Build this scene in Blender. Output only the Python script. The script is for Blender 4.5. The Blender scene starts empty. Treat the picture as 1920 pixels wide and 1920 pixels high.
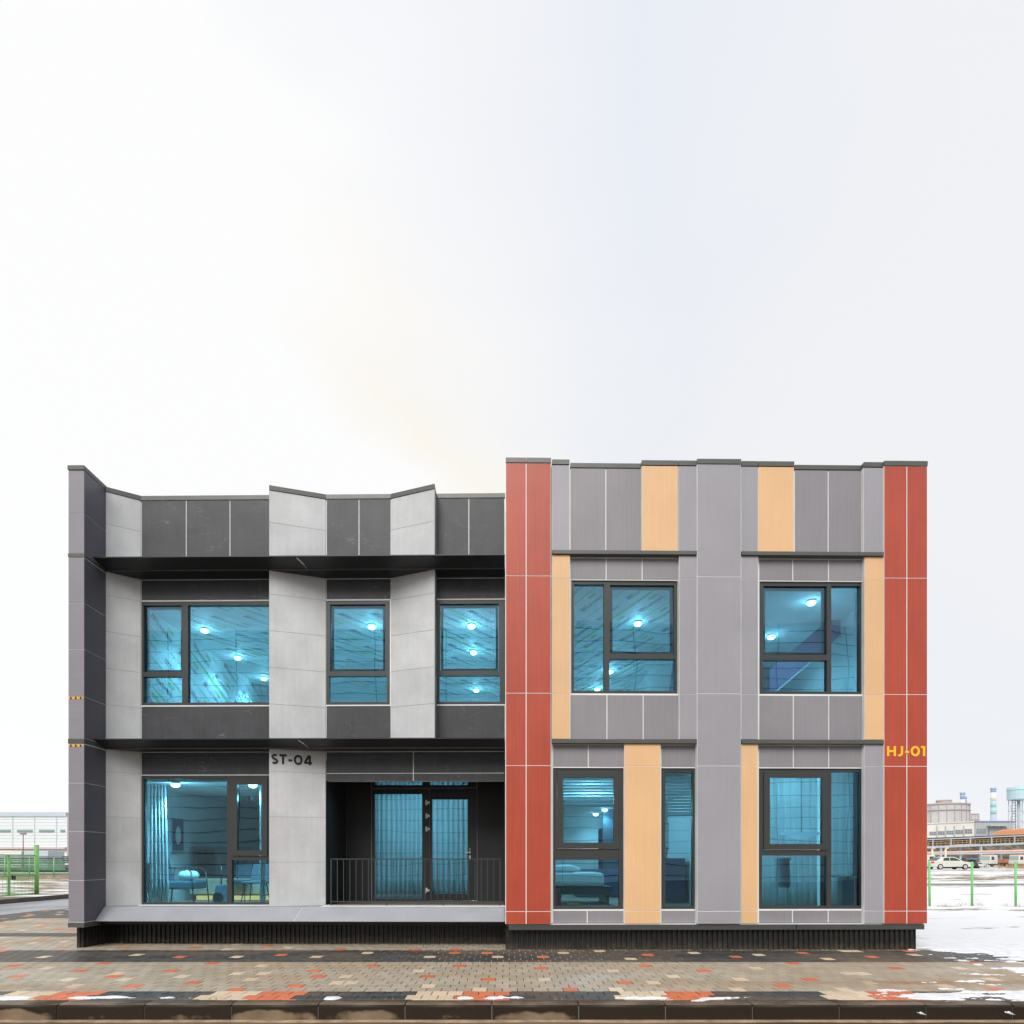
import bpy, math, random
from mathutils import Vector, noise
C = bpy.context.scene
COL = C.collection
R = math.radians

# ---------------------------------------------------------------- camera, sky, sun, exposure
HC, F = 1.577, 1130.0            # eye height above the paving, focal length in photo pixels
VX, VY = 950.0, 1613.0           # vanishing point of the depth lines in the photo
cam = bpy.data.cameras.new('camera'); camo = bpy.data.objects.new('camera', cam); COL.objects.link(camo)
camo.location = (0, 0, HC); camo.rotation_euler = (R(90), 0, 0)
cam.sensor_width = 36; cam.lens = 36 * F / 1920
cam.shift_x = (960 - VX) / 1920; cam.shift_y = (VY - 960) / 1920
cam.clip_start = 0.1; cam.clip_end = 3000
C.camera = camo

SUN_EL, SUN_AZ = R(52), R(200)   # the veiled sun stands high, behind and left of the camera
w = bpy.data.worlds.new('World'); C.world = w; w.use_nodes = True
nt = w.node_tree; nt.nodes.clear()
def nn(t, **k):
    n = nt.nodes.new(t)
    for a, b in k.items(): setattr(n, a, b)
    return n
out = nn('ShaderNodeOutputWorld'); bg = nn('ShaderNodeBackground')
sky = nn('ShaderNodeTexSky', sky_type='NISHITA'); sky.sun_disc = False
sky.sun_elevation = SUN_EL; sky.sun_rotation = SUN_AZ
skm = nn('ShaderNodeVectorMath', operation='SCALE'); skm.inputs[3].default_value = 0.1
nt.links.new(sky.outputs[0], skm.inputs[0])
tc = nn('ShaderNodeTexCoord')
nz = nn('ShaderNodeTexNoise'); nz.inputs['Scale'].default_value = 2.0; nz.inputs['Detail'].default_value = 6; nz.inputs['Roughness'].default_value = 0.45
nt.links.new(tc.outputs['Generated'], nz.inputs['Vector'])
nzc = nn('ShaderNodeVectorMath', operation='MULTIPLY_ADD')
nt.links.new(nz.outputs['Color'], nzc.inputs[0]); nzc.inputs[1].default_value = (0.20, 0.20, 0.20)
nzc.inputs[2].default_value = (-0.10, -0.10, -0.10)
adv = nn('ShaderNodeVectorMath', operation='ADD')
nt.links.new(tc.outputs['Generated'], adv.inputs[0]); nt.links.new(nzc.outputs[0], adv.inputs[1])
dot = nn('ShaderNodeVectorMath', operation='DOT_PRODUCT')
nt.links.new(adv.outputs[0], dot.inputs[0]); dot.inputs[1].default_value = (0.77, 0.0, 0.63)
cn = nn('ShaderNodeTexNoise'); cn.inputs['Scale'].default_value = 2.3; cn.inputs['Detail'].default_value = 6; cn.inputs['Roughness'].default_value = 0.5; cn.inputs['Distortion'].default_value = 0.4
cmp_ = nn('ShaderNodeMapping'); cmp_.inputs['Rotation'].default_value = (0, R(-42), 0); cmp_.inputs['Scale'].default_value = (0.75, 1.0, 1.5); cmp_.inputs['Location'].default_value = (3.1, 0.4, 1.7)
nt.links.new(tc.outputs['Generated'], cmp_.inputs['Vector']); nt.links.new(cmp_.outputs[0], cn.inputs['Vector'])
cv = nn('ShaderNodeMath', operation='MULTIPLY_ADD'); cv.inputs[1].default_value = 0.50; nt.links.new(cn.outputs[0], cv.inputs[0]); nt.links.new(dot.outputs['Value'], cv.inputs[2])
cval = nn('ShaderNodeMath', operation='SUBTRACT'); cval.inputs[1].default_value = 0.25; nt.links.new(cv.outputs[0], cval.inputs[0])
ramp = nn('ShaderNodeValToRGB'); e = ramp.color_ramp.elements
e[0].position = 0.22; e[0].color = (1.02, 1.02, 1.02, 1)
e[1].position = 0.54; e[1].color = (0.875, 0.895, 0.94, 1)
x = ramp.color_ramp.elements.new(0.30); x.color = (1.0, 0.96, 0.885, 1)
x = ramp.color_ramp.elements.new(0.36); x.color = (0.975, 0.965, 0.95, 1)
x = ramp.color_ramp.elements.new(0.46); x.color = (0.90, 0.918, 0.955, 1)
x = ramp.color_ramp.elements.new(0.66); x.color = (0.905, 0.915, 0.935, 1)
nt.links.new(cval.outputs[0], ramp.inputs[0])
mx = nn('ShaderNodeMixRGB'); mx.inputs[0].default_value = 0.96
sep = nn('ShaderNodeSeparateXYZ'); nt.links.new(adv.outputs[0], sep.inputs[0])
hi = nn('ShaderNodeMapRange'); hi.inputs['From Min'].default_value = 0.58; hi.inputs['From Max'].default_value = 0.76; nt.links.new(sep.outputs[2], hi.inputs['Value'])
ramp2 = nn('ShaderNodeValToRGB'); e = ramp2.color_ramp.elements
e[0].position = 0.28; e[0].color = (1.02, 1.02, 1.02, 1); e[1].position = 0.54; e[1].color = (0.85, 0.88, 0.945, 1)
x = ramp2.color_ramp.elements.new(0.42); x.color = (0.93, 0.94, 0.975, 1)
x = ramp2.color_ramp.elements.new(0.72); x.color = (0.90, 0.915, 0.945, 1)
nt.links.new(cval.outputs[0], ramp2.inputs[0])
cm = nn('ShaderNodeMixRGB'); nt.links.new(hi.outputs[0], cm.inputs[0]); nt.links.new(ramp.outputs[0], cm.inputs[1]); nt.links.new(ramp2.outputs[0], cm.inputs[2])
nt.links.new(skm.outputs[0], mx.inputs[1]); nt.links.new(cm.outputs[0], mx.inputs[2])
nt.links.new(mx.outputs[0], bg.inputs[0]); bg.inputs[1].default_value = 1.0
nt.links.new(bg.outputs[0], out.inputs[0])

sl = bpy.data.lights.new('sun', 'SUN'); sl.energy = 2.6; sl.angle = R(34); sl.color = (1.0, 0.965, 0.91)
so = bpy.data.objects.new('sun', sl); COL.objects.link(so)
so.rotation_euler = (R(46), 0, R(-14))
C.view_settings.view_transform = 'Standard'; C.view_settings.look = 'None'
C.view_settings.exposure = 0.0; C.view_settings.gamma = 1.0; C.view_settings.use_curve_mapping = False
C.render.engine = 'CYCLES'
C.cycles.use_denoising = True
C.cycles.max_bounces = 8; C.cycles.transparent_max_bounces = 12
C.cycles.sample_clamp_indirect = 4.0
C.cycles.caustics_reflective = False; C.cycles.caustics_refractive = False

rnd = random.Random(7)
# ---------------------------------------------------------------- helpers
def tag(o, label=None, cat=None, group=None, kind=None):
    if label: o['label'] = label
    if cat: o['category'] = cat
    if group: o['group'] = group
    if kind: o['kind'] = kind
    return o
def thing(name, label, cat, loc=(0, 0, 0), group=None, rz=0):
    o = bpy.data.objects.new(name, None); COL.objects.link(o)
    o.location = loc; o.rotation_euler = (0, 0, rz); o.empty_display_size = .2
    return tag(o, label, cat, group)
class MB:
    def __init__(s): s.v = []; s.f = []; s.m = []; s.sm = []
    def quad(s, pts, m=0, sm=False):
        n = len(s.v); s.v += [tuple(p) for p in pts]; s.f.append(tuple(range(n, n + len(pts)))); s.m.append(m); s.sm.append(sm)
    def hexa(s, b, t, m=0):      # b, t: 4 points each, counter-clockwise seen from above
        n = len(s.v); s.v += [tuple(p) for p in b] + [tuple(p) for p in t]
        for f in ((3, 2, 1, 0), (4, 5, 6, 7), (0, 1, 5, 4), (1, 2, 6, 5), (2, 3, 7, 6), (3, 0, 4, 7)):
            s.f.append(tuple(n + i for i in f)); s.m.append(m); s.sm.append(False)
    def box(s, x0, x1, y0, y1, z0, z1, m=0):
        s.hexa([(x0, y0, z0), (x1, y0, z0), (x1, y1, z0), (x0, y1, z0)], [(x0, y0, z1), (x1, y0, z1), (x1, y1, z1), (x0, y1, z1)], m)
    def prism(s, poly, z0, z1, m=0):   # poly: xy points ccw
        n = len(s.v); k = len(poly)
        s.v += [(p[0], p[1], z0) for p in poly] + [(p[0], p[1], z1) for p in poly]
        s.f.append(tuple(n + k - 1 - i for i in range(k))); s.f.append(tuple(n + k + i for i in range(k))); s.m += [m, m]; s.sm += [False, False]
        for i in range(k):
            j = (i + 1) % k; s.f.append((n + i, n + j, n + k + j, n + k + i)); s.m.append(m); s.sm.append(False)
    def tube(s, a, b, r0, r1=None, n=10, m=0, caps=True):
        r1 = r0 if r1 is None else r1
        a = Vector(a); b = Vector(b); d = (b - a).normalized()
        u = d.orthogonal().normalized(); v = d.cross(u)
        k = len(s.v)
        for c, r in ((a, r0), (b, r1)):
            for i in range(n):
                t = 2 * math.pi * i / n; s.v.append(tuple(c + u * (r * math.cos(t)) + v * (r * math.sin(t))))
        for i in range(n):
            j = (i + 1) % n; s.f.append((k + i, k + j, k + n + j, k + n + i)); s.m.append(m); s.sm.append(n > 6)
        if caps:
            s.f.append(tuple(k + n - 1 - i for i in range(n))); s.f.append(tuple(k + n + i for i in range(n))); s.m += [m, m]; s.sm += [False, False]
    def path(s, pts, r, n=8, m=0):
        for a, b in zip(pts[:-1], pts[1:]): s.tube(a, b, r, r, n, m)
    def lathe(s, c, prof, n=20, m=0):
        k = len(s.v)
        for r, z in prof:
            for i in range(n):
                t = 2 * math.pi * i / n; s.v.append((c[0] + r * math.cos(t), c[1] + r * math.sin(t), c[2] + z))
        for q in range(len(prof) - 1):
            for i in range(n):
                j = (i + 1) % n; s.f.append((k + q * n + i, k + q * n + j, k + (q + 1) * n + j, k + (q + 1) * n + i)); s.m.append(m); s.sm.append(True)
        s.f.append(tuple(k + n - 1 - i for i in range(n))); s.m.append(m); s.sm.append(False)
        q = len(prof) - 1; s.f.append(tuple(k + q * n + i for i in range(n))); s.m.append(m); s.sm.append(False)
    def mesh(s, name, mats):
        me = bpy.data.meshes.new(name); me.from_pydata(s.v, [], s.f)
        for m in (mats if isinstance(mats, (list, tuple)) else [mats]): me.materials.append(m)
        me.polygons.foreach_set('material_index', s.m); me.polygons.foreach_set('use_smooth', s.sm); me.update()
        return me
    def build(s, name, mats, parent=None, bevel=0, world=True):
        o = bpy.data.objects.new(name, s.mesh(name, mats)); COL.objects.link(o)
        if parent:
            o.parent = parent
            if world:           # vertices are in world metres
                p = parent; L = Vector((0, 0, 0))
                while p: L += p.location; p = p.parent
                o.location = -L
        if bevel:
            b = o.modifiers.new('edge', 'BEVEL'); b.width = bevel; b.segments = 2; b.limit_method = 'ANGLE'
        return o
def copy_tree(o, parent=None):
    c = o.copy(); COL.objects.link(c)
    if parent: c.parent = parent
    for ch in list(o.children): copy_tree(ch, c)
    return c
# distances: the two halves of the facade turn back by 0.75 degrees from the middle
YAW = 0.0129
def yy(x, d): return d + YAW * abs(x)
def xo(px, d):
    k = (px - VX) / F
    return k * d / (1 - YAW * abs(k))
def zo(py, px, d): return HC + (VY - py) / F * yy(xo(px, d), d)
def at(px, py, Y): return ((px - VX) / F * Y, Y, HC + (VY - py) / F * Y)

# ---------------------------------------------------------------- materials
def mat(name, col, rough=0.6, metal=0.0, var=0.0, nscale=3.0, namt=0.0, bump=0.0, bscale=60.0, stretch=(1, 1, 1), ribs=0.0, rpitch=0.02, raxis=0, veins=0.0, col2=None, spec=0.5, emit=None, estr=0, streak=0, splash=0):
    m = bpy.data.materials.new(name); m.use_nodes = True; t = m.node_tree; N = t.nodes; L = t.links
    b = N['Principled BSDF']; b.inputs['Roughness'].default_value = rough; b.inputs['Metallic'].default_value = metal
    b.inputs['Specular IOR Level'].default_value = spec
    if emit: b.inputs['Emission Color'].default_value = (*emit, 1); b.inputs['Emission Strength'].default_value = estr
    tc = N.new('ShaderNodeTexCoord'); mp = N.new('ShaderNodeMapping'); mp.inputs['Scale'].default_value = stretch
    L.new(tc.outputs['Object'], mp.inputs['Vector'])
    rgb = N.new('ShaderNodeRGB'); rgb.outputs[0].default_value = (*col, 1); cur = rgb.outputs[0]
    def noise_(sc, det=5, vec=mp.outputs[0]):
        n = N.new('ShaderNodeTexNoise'); n.inputs['Scale'].default_value = sc; n.inputs['Detail'].default_value = det; L.new(vec, n.inputs['Vector']); return n
    def mul(cur, fac_out, lo, hi):
        mr = N.new('ShaderNodeMapRange'); mr.inputs['From Min'].default_value = 0.28; mr.inputs['From Max'].default_value = 0.72
        mr.inputs['To Min'].default_value = lo; mr.inputs['To Max'].default_value = hi; L.new(fac_out, mr.inputs['Value'])
        vm = N.new('ShaderNodeVectorMath'); vm.operation = 'SCALE'; L.new(cur, vm.inputs[0]); L.new(mr.outputs[0], vm.inputs[3]); return vm.outputs[0]
    if col2:
        n = noise_(nscale * 0.6, 6); mr = N.new('ShaderNodeMapRange'); mr.inputs['From Min'].default_value = 0.42; mr.inputs['From Max'].default_value = 0.6; L.new(n.outputs[0], mr.inputs['Value'])
        mm = N.new('ShaderNodeMixRGB'); L.new(mr.outputs[0], mm.inputs[0]); L.new(cur, mm.inputs[1]); mm.inputs[2].default_value = (*col2, 1); cur = mm.outputs[0]
    if namt: cur = mul(cur, noise_(nscale).outputs[0], 1 - namt, 1 + namt)
    if var:
        oi = N.new('ShaderNodeObjectInfo'); mr = N.new('ShaderNodeMapRange'); mr.inputs['To Min'].default_value = 1 - var; mr.inputs['To Max'].default_value = 1 + var
        L.new(oi.outputs['Random'], mr.inputs['Value']); vm = N.new('ShaderNodeVectorMath'); vm.operation = 'SCALE'; L.new(cur, vm.inputs[0]); L.new(mr.outputs[0], vm.inputs[3]); cur = vm.outputs[0]
    hgt = None
    if ribs:
        wv = N.new('ShaderNodeTexWave'); wv.bands_direction = 'XYZ'[raxis]; wv.inputs['Scale'].default_value = 0.314 / rpitch
        wv.inputs['Distortion'].default_value = 0.6; wv.inputs['Detail'].default_value = 1; wv.inputs['Detail Scale'].default_value = 3
        L.new(tc.outputs['Object'], wv.inputs['Vector']); mr = N.new('ShaderNodeMapRange'); mr.inputs['To Min'].default_value = 1 - ribs; mr.inputs['To Max'].default_value = 1 + ribs * .6
        L.new(wv.outputs['Fac'], mr.inputs['Value']); vm = N.new('ShaderNodeVectorMath'); vm.operation = 'SCALE'; L.new(cur, vm.inputs[0]); L.new(mr.outputs[0], vm.inputs[3]); cur = vm.outputs[0]
        # faint long streaks
        m2 = N.new('ShaderNodeMapping'); sc = [1.2, 1.2, 1.2]; sc[raxis] = 38; m2.inputs['Scale'].default_value = sc; L.new(tc.outputs['Object'], m2.inputs['Vector'])
        cur = mul(cur, noise_(1.0, 4, m2.outputs[0]).outputs[0], 1 - ribs * .8, 1 + ribs * .8)
        hgt = wv.outputs['Fac']
    if veins:
        m3 = N.new('ShaderNodeMapping'); m3.inputs['Scale'].default_value = (0.9, 1, 2.6); m3.inputs['Rotation'].default_value = (0, R(14), 0); L.new(tc.outputs['Object'], m3.inputs['Vector'])
        nzv = noise_(1.3, 3, m3.outputs[0]); ad = N.new('ShaderNodeVectorMath'); ad.operation = 'ADD'; L.new(m3.outputs[0], ad.inputs[0]); L.new(nzv.outputs['Color'], ad.inputs[1])
        vo = N.new('ShaderNodeTexVoronoi'); vo.feature = 'DISTANCE_TO_EDGE'; vo.inputs['Scale'].default_value = 1.7; L.new(ad.outputs[0], vo.inputs['Vector'])
        brk = noise_(2.2, 3); 
        mr = N.new('ShaderNodeMapRange'); mr.inputs['From Min'].default_value = 0.0; mr.inputs['From Max'].default_value = 0.012; mr.inputs['To Min'].default_value = 1; mr.inputs['To Max'].default_value = 0; L.new(vo.outputs['Distance'], mr.inputs['Value'])
        mb = N.new('ShaderNodeMapRange'); mb.inputs['From Min'].default_value = 0.48; mb.inputs['From Max'].default_value = 0.6; L.new(brk.outputs[0], mb.inputs['Value'])
        mu = N.new('ShaderNodeMath'); mu.operation = 'MULTIPLY'; L.new(mr.outputs[0], mu.inputs[0]); L.new(mb.outputs[0], mu.inputs[1])
        mu2 = N.new('ShaderNodeMath'); mu2.operation = 'MULTIPLY'; L.new(mu.outputs[0], mu2.inputs[0]); mu2.inputs[1].default_value = veins
        mm = N.new('ShaderNodeMixRGB'); L.new(mu2.outputs[0], mm.inputs[0]); L.new(cur, mm.inputs[1]); mm.inputs[2].default_value = (.45, .45, .45, 1); cur = mm.outputs[0]
        m4 = N.new('ShaderNodeMapping'); m4.inputs['Scale'].default_value = (30, 1, 1.5); L.new(tc.outputs['Object'], m4.inputs['Vector'])
        cur = mul(cur, noise_(1.0, 5, m4.outputs[0]).outputs[0], .88, 1.12)
    if streak:
        m5 = N.new('ShaderNodeMapping'); m5.inputs['Scale'].default_value = (11, 11, .7); L.new(tc.outputs['Object'], m5.inputs['Vector'])
        cur = mul(cur, noise_(1.0, 5, m5.outputs[0]).outputs[0], 1 - streak, 1 + streak * .7)
        cur = mul(cur, noise_(22, 5).outputs[0], 1 - streak * .7, 1 + streak * .7)
    if splash:               # mud thrown up from the paving
        gz_ = N.new('ShaderNodeNewGeometry'); sz = N.new('ShaderNodeSeparateXYZ'); L.new(gz_.outputs['Position'], sz.inputs[0]); nn_ = noise_(9, 6)
        q1 = N.new('ShaderNodeMath'); q1.operation = 'MULTIPLY_ADD'; q1.inputs[1].default_value = -.36; L.new(nn_.outputs[0], q1.inputs[0]); L.new(sz.outputs[2], q1.inputs[2])
        q2 = N.new('ShaderNodeMapRange'); q2.inputs['From Min'].default_value = -.20; q2.inputs['From Max'].default_value = -.02; q2.inputs['To Min'].default_value = .42; q2.inputs['To Max'].default_value = 0; L.new(q1.outputs[0], q2.inputs['Value'])
        q3 = N.new('ShaderNodeMixRGB'); L.new(q2.outputs[0], q3.inputs[0]); L.new(cur, q3.inputs[1]); q3.inputs[2].default_value = (.14, .11, .075, 1); cur = q3.outputs[0]
    L.new(cur, b.inputs['Base Color'])
    if bump:
        n = noise_(bscale, 4); bp = N.new('ShaderNodeBump'); bp.inputs['Strength'].default_value = bump; bp.inputs['Distance'].default_value = 0.01
        L.new(n.outputs[0], bp.inputs['Height']); L.new(bp.outputs[0], b.inputs['Normal'])
    return m
M = {}
M['red'] = mat('red_panel', (.455, .072, .038), .42, var=.05, nscale=1.5, namt=.07, ribs=.10, rpitch=.036)
M['grey'] = mat('grey_ribbed_panel', (.272, .258, .280), .45, var=.05, nscale=1.2, namt=.06, ribs=.055, rpitch=.036)
M['lav'] = mat('lilac_grey_panel', (.345, .335, .372), .45, var=.03, nscale=1.2, namt=.045, bump=.15, bscale=240, ribs=.03, rpitch=.03)
M['orange'] = mat('peach_panel', (.78, .49, .26), .45, var=.03, nscale=1.2, namt=.04, ribs=.035, rpitch=.036)
M['light'] = mat('pale_cement_panel', (.56, .575, .59), .55, var=.035, nscale=1.8, namt=.11, streak=.05, bump=.1, bscale=70)
M['dark'] = mat('slate_panel', (.045, .047, .053), .5, var=.10, nscale=2.5, namt=.22, veins=.26)
M['pier'] = mat('lilac_pier_panel', (.265, .25, .285), .5, var=.03, nscale=1.6, namt=.05, ribs=.05, rpitch=.036, raxis=2)
M['pierd'] = mat('dark_pier_panel', (.095, .096, .122), .42, var=.04, nscale=1.6, namt=.08, ribs=.05, rpitch=.036, raxis=2)  # darker, bluer tone on the pier's inner side
M['joint'] = mat('joint_backing', (.80, .82, .81), .6, namt=.08, nscale=2)
M['jointd'] = mat('dark_joint_backing', (.20, .21, .21), .6)
M['jointg'] = mat('grey_joint_backing', (.30, .31, .31), .6)
M['cap'] = mat('coping_metal', (.105, .108, .10), .38, metal=.2, namt=.08, nscale=4)
M['black'] = mat('black_metal', (.020, .021, .023), .35, metal=.2, namt=.1, nscale=2)
M['soffit'] = mat('canopy_metal', (.034, .036, .040), .42, metal=.3, namt=.12, nscale=1.5)
M['plinth'] = mat('plinth_metal', (.016, .017, .016), .45, splash=.16, metal=.1, namt=.15, nscale=3)
M['trim'] = mat('plinth_trim', (.062, .066, .064), .45, namt=.08)
M['frame'] = mat('window_frame_metal', (.050, .053, .053), .38, metal=.1, namt=.06)
M['apron'] = mat('apron_panel', (.335, .35, .385), .42, metal=.1, namt=.07, nscale=2.5, bump=.15, bscale=260)
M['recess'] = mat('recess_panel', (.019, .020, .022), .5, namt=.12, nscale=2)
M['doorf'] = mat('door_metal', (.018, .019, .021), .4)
M['steel'] = mat('brushed_steel', (.72, .70, .66), .3, metal=.8)
M['rail'] = mat('rail_metal', (.055, .066, .068), .4, metal=.3)
M['sash'] = mat('inner_sash', (.42, .46, .46), .4)
M['letk'] = mat('letter_black', (.012, .012, .013), .5)
M['lety'] = mat('letter_yellow', (.95, .52, .03), .5)
M['haz'] = mat('hazard_yellow', (.85, .42, .03), .5)
M['white'] = mat('white_plaster', (.72, .74, .75), .8, namt=.03)
M['memb'] = mat('ceiling_membrane', (.62, .68, .70), .55, nscale=1.2, namt=.14, bump=.3, bscale=3)
M['green'] = mat('green_print', (.25, .52, .24), .6)
M['print'] = mat('grey_print', (.05, .07, .07), .6)
M['floor'] = mat('timber_floor', (.46, .38, .29), .5, namt=.15)
M['deck'] = mat('entrance_deck', (.13, .10, .075), .6, namt=.25, nscale=5)
M['curtain'] = mat('white_curtain', (.82, .84, .85), .9, nscale=2, namt=.05)
def translucent(m, f):
    t = m.node_tree; N = t.nodes; L = t.links; b = N['Principled BSDF']; o = N['Material Output']; tl = N.new('ShaderNodeBsdfTranslucent'); mxs = N.new('ShaderNodeMixShader'); mxs.inputs[0].default_value = f
    L.new(b.inputs['Base Color'].links[0].from_socket, tl.inputs[0]); L.new(b.outputs[0], mxs.inputs[1]); L.new(tl.outputs[0], mxs.inputs[2]); L.new(mxs.outputs[0], o.inputs[0])
translucent(M['curtain'], .55)
M['blind'] = mat('white_slat', (.80, .85, .85), .5); translucent(M['blind'], .5)
M['navy'] = mat('navy_cloth', (.04, .07, .14), .8)
M['darkwood'] = mat('dark_cabinet', (.06, .05, .045), .5)
M['blueup'] = mat('blue_upholstery', (.09, .14, .18), .8)
M['bedding'] = mat('white_bedding', (.74, .76, .77), .9, bump=.6, bscale=14)
M['purple'] = mat('mauve_board', (.30, .20, .34), .6, namt=.1)
M['led'] = mat('lamp_glow', (1, 1, 1), .5, emit=(.92, .97, 1.0), estr=45)
M['warm'] = mat('reflection_strip_glow', (1, .6, .2), .5, emit=(1.0, .21, .05), estr=3.6)

def glass(name, tint, fac, gloss):
    m = bpy.data.materials.new(name); m.use_nodes = True; t = m.node_tree; N = t.nodes; L = t.links; N.clear()
    o = N.new('ShaderNodeOutputMaterial'); mix = N.new('ShaderNodeMixShader'); tr = N.new('ShaderNodeBsdfTransparent'); gl = N.new('ShaderNodeBsdfGlossy')
    tr.inputs[0].default_value = (*tint, 1); gl.inputs[0].default_value = (*gloss, 1); gl.inputs['Roughness'].default_value = 0.004
    fr = N.new('ShaderNodeFresnel'); fr.inputs[0].default_value = 1.5; ad = N.new('ShaderNodeMath'); ad.operation = 'ADD'; ad.inputs[1].default_value = fac
    L.new(fr.outputs[0], ad.inputs[0]); L.new(ad.outputs[0], mix.inputs[0]); L.new(tr.outputs[0], mix.inputs[1]); L.new(gl.outputs[0], mix.inputs[2]); L.new(mix.outputs[0], o.inputs[0])
    tc = N.new('ShaderNodeTexCoord'); n = N.new('ShaderNodeTexNoise'); n.inputs['Scale'].default_value = 1.1; n.inputs['Detail'].default_value = 0.5; L.new(tc.outputs['Object'], n.inputs['Vector'])
    bp = N.new('ShaderNodeBump'); bp.inputs['Strength'].default_value = .25; bp.inputs['Distance'].default_value = .012; L.new(n.outputs[0], bp.inputs['Height']); L.new(bp.outputs[0], gl.inputs['Normal'])
    return m
M['glass'] = glass('blue_tinted_glass', (.285, .54, .635), .06, (.72, .90, 1.0))
M['carglass'] = mat('car_glass', (.03, .05, .05), .08)

# ================================================================ THE BUILDING
B = thing('office_building', 'two storey modular building clad in grey, red, peach and slate panels', 'building', (0, 11.2, 0))
def Y(x, d): return yy(x, d)
def ybox(mb, x0, x1, d0, d1, z0, z1, m=0):     # a box that follows the slight turn of the facade
    mb.hexa([(x0, Y(x0, d0), z0), (x1, Y(x1, d0), z0), (x1, Y(x1, d1), z0), (x0, Y(x0, d1), z0)],
            [(x0, Y(x0, d0), z1), (x1, Y(x1, d0), z1), (x1, Y(x1, d1), z1), (x0, Y(x0, d1), z1)], m)
JX, JZ = .0085, .0065
def panel(x0, x1, z0, z1, d, m, t=.018, name='wall_panel', label=None, jx=JX, jz=JZ):
    mb = MB(); ybox(mb, x0 + jx, x1 - jx, d, d + t, z0 + jz, z1 - jz)
    o = mb.build(name, M[m], B)
    if label: o['label'] = label
    return o
LBL = {'red': 'red ribbed wall panel', 'orange': 'peach wall panel', 'dark': 'slate wall panel', 'light': 'pale cement wall panel', 'pier': 'lilac grey wall panel', 'pierd': 'darker blue grey wall panel', 'grey': 'grey ribbed wall panel', 'lav': 'smooth lilac grey wall panel'}
def wall_holes(x0, x1, z0, z1, d0, d1, holes, m, name='backing_wall'):
    xs = sorted({x0, x1, *[h[0] for h in holes], *[h[1] for h in holes]}); zs = sorted({z0, z1, *[h[2] for h in holes], *[h[3] for h in holes]})
    xs = [x for x in xs if x0 <= x <= x1]; zs = [z for z in zs if z0 <= z <= z1]
    mb = MB()
    for a, b in zip(xs[:-1], xs[1:]):
        run = None
        for c, e_ in zip(zs[:-1], zs[1:]):
            mx_, mz_ = (a + b) / 2, (c + e_) / 2
            hole = any(h[0] < mx_ < h[1] and h[2] < mz_ < h[3] for h in holes)
            if not hole: run = (run[0], e_) if run else (c, e_)
            else:
                if run: ybox(mb, a, b, d0, d1, run[0], run[1]); run = None
        if run: ybox(mb, a, b, d0, d1, run[0], run[1])
    return mb.build(name, M[m], B)

# ---- windows: frame mesh > panes, sashes, handles
def window(x0, x1, z0, z1, d, fw, cells, label=None):
    """cells: (x0,x1,z0,z1,kind) clear openings in metres; kind 'fix', 'flush' (sash seen behind the pane) or 'thick' (heavy casement)"""
    mb = MB(); xs = sorted({x0, x1, *[c[0] for c in cells], *[c[1] for c in cells]}); zs = sorted({z0, z1, *[c[2] for c in cells], *[c[3] for c in cells]})
    def inside(x, z): return any(c[0] < x < c[1] and c[2] < z < c[3] for c in cells)
    for a, b in zip(xs[:-1], xs[1:]):
        run = None
        for c, e_ in zip(zs[:-1], zs[1:]):
            if not inside((a + b) / 2, (c + e_) / 2): run = (run[0], e_) if run else (c, e_)
            elif run: ybox(mb, a, b, d - .03, d + .07, *run); run = None
        if run: ybox(mb, a, b, d - .03, d + .07, *run)
    W = mb.build('window', M['frame'], B)
    if label: W['label'] = label
    for (a, b, c, e_, k) in cells:
        if k == 'thick':
            m2 = MB(); tx = .105; px_ = .003
            ybox(m2, a + px_, b - px_, d - .055, d + .0, c + px_, c + tx); ybox(m2, a + px_, b - px_, d - .055, d + .0, e_ - tx, e_ - px_)
            ybox(m2, a + px_, a + tx, d - .055, d + .0, c + tx, e_ - tx); ybox(m2, b - tx, b - px_, d - .055, d + .0, c + tx, e_ - tx)
            m2.build('casement_sash', M['frame'], W)
            p = MB(); ybox(p, a + tx - .01, b - tx + .01, d - .02, d - .014, c + tx - .01, e_ - tx + .01); p.build('pane', M['glass'], W)
        else:
            p = MB(); ybox(p, a, b, d + .012, d + .018, c, e_); p.build('pane', M['glass'], W)
            if k == 'flush':
                m2 = MB(); g = .012; t = .055; y0, y1 = d + .03, d + .065
                ybox(m2, a + g, b - g, y0, y1, c + g, c + t); ybox(m2, a + g, b - g, y0, y1, e_ - t, e_ - g)
                ybox(m2, a + g, a + t, y0, y1, c + t, e_ - t); ybox(m2, b - t, b - g, y0, y1, c + t, e_ - t)
                m2.build('casement_sash', M['sash'], W)
                h = MB(); xm = (a + b) / 2; ybox(h, xm - .015, xm + .015, d + .066, d + .08, c + .02, c + .07); ybox(h, xm - .015, xm + .12, d + .08, d + .095, c + .05, c + .07)
                h.build('handle', M['sash'], W)
    return W
def cellpx(px0, px1, py0, py1, d, k):
    pm = (px0 + px1) / 2
    return (xo(px0, d), xo(px1, d), zo(py1, pm, d), zo(py0, pm, d), k)

ZT = 8.467                                  # top of the panels
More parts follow.
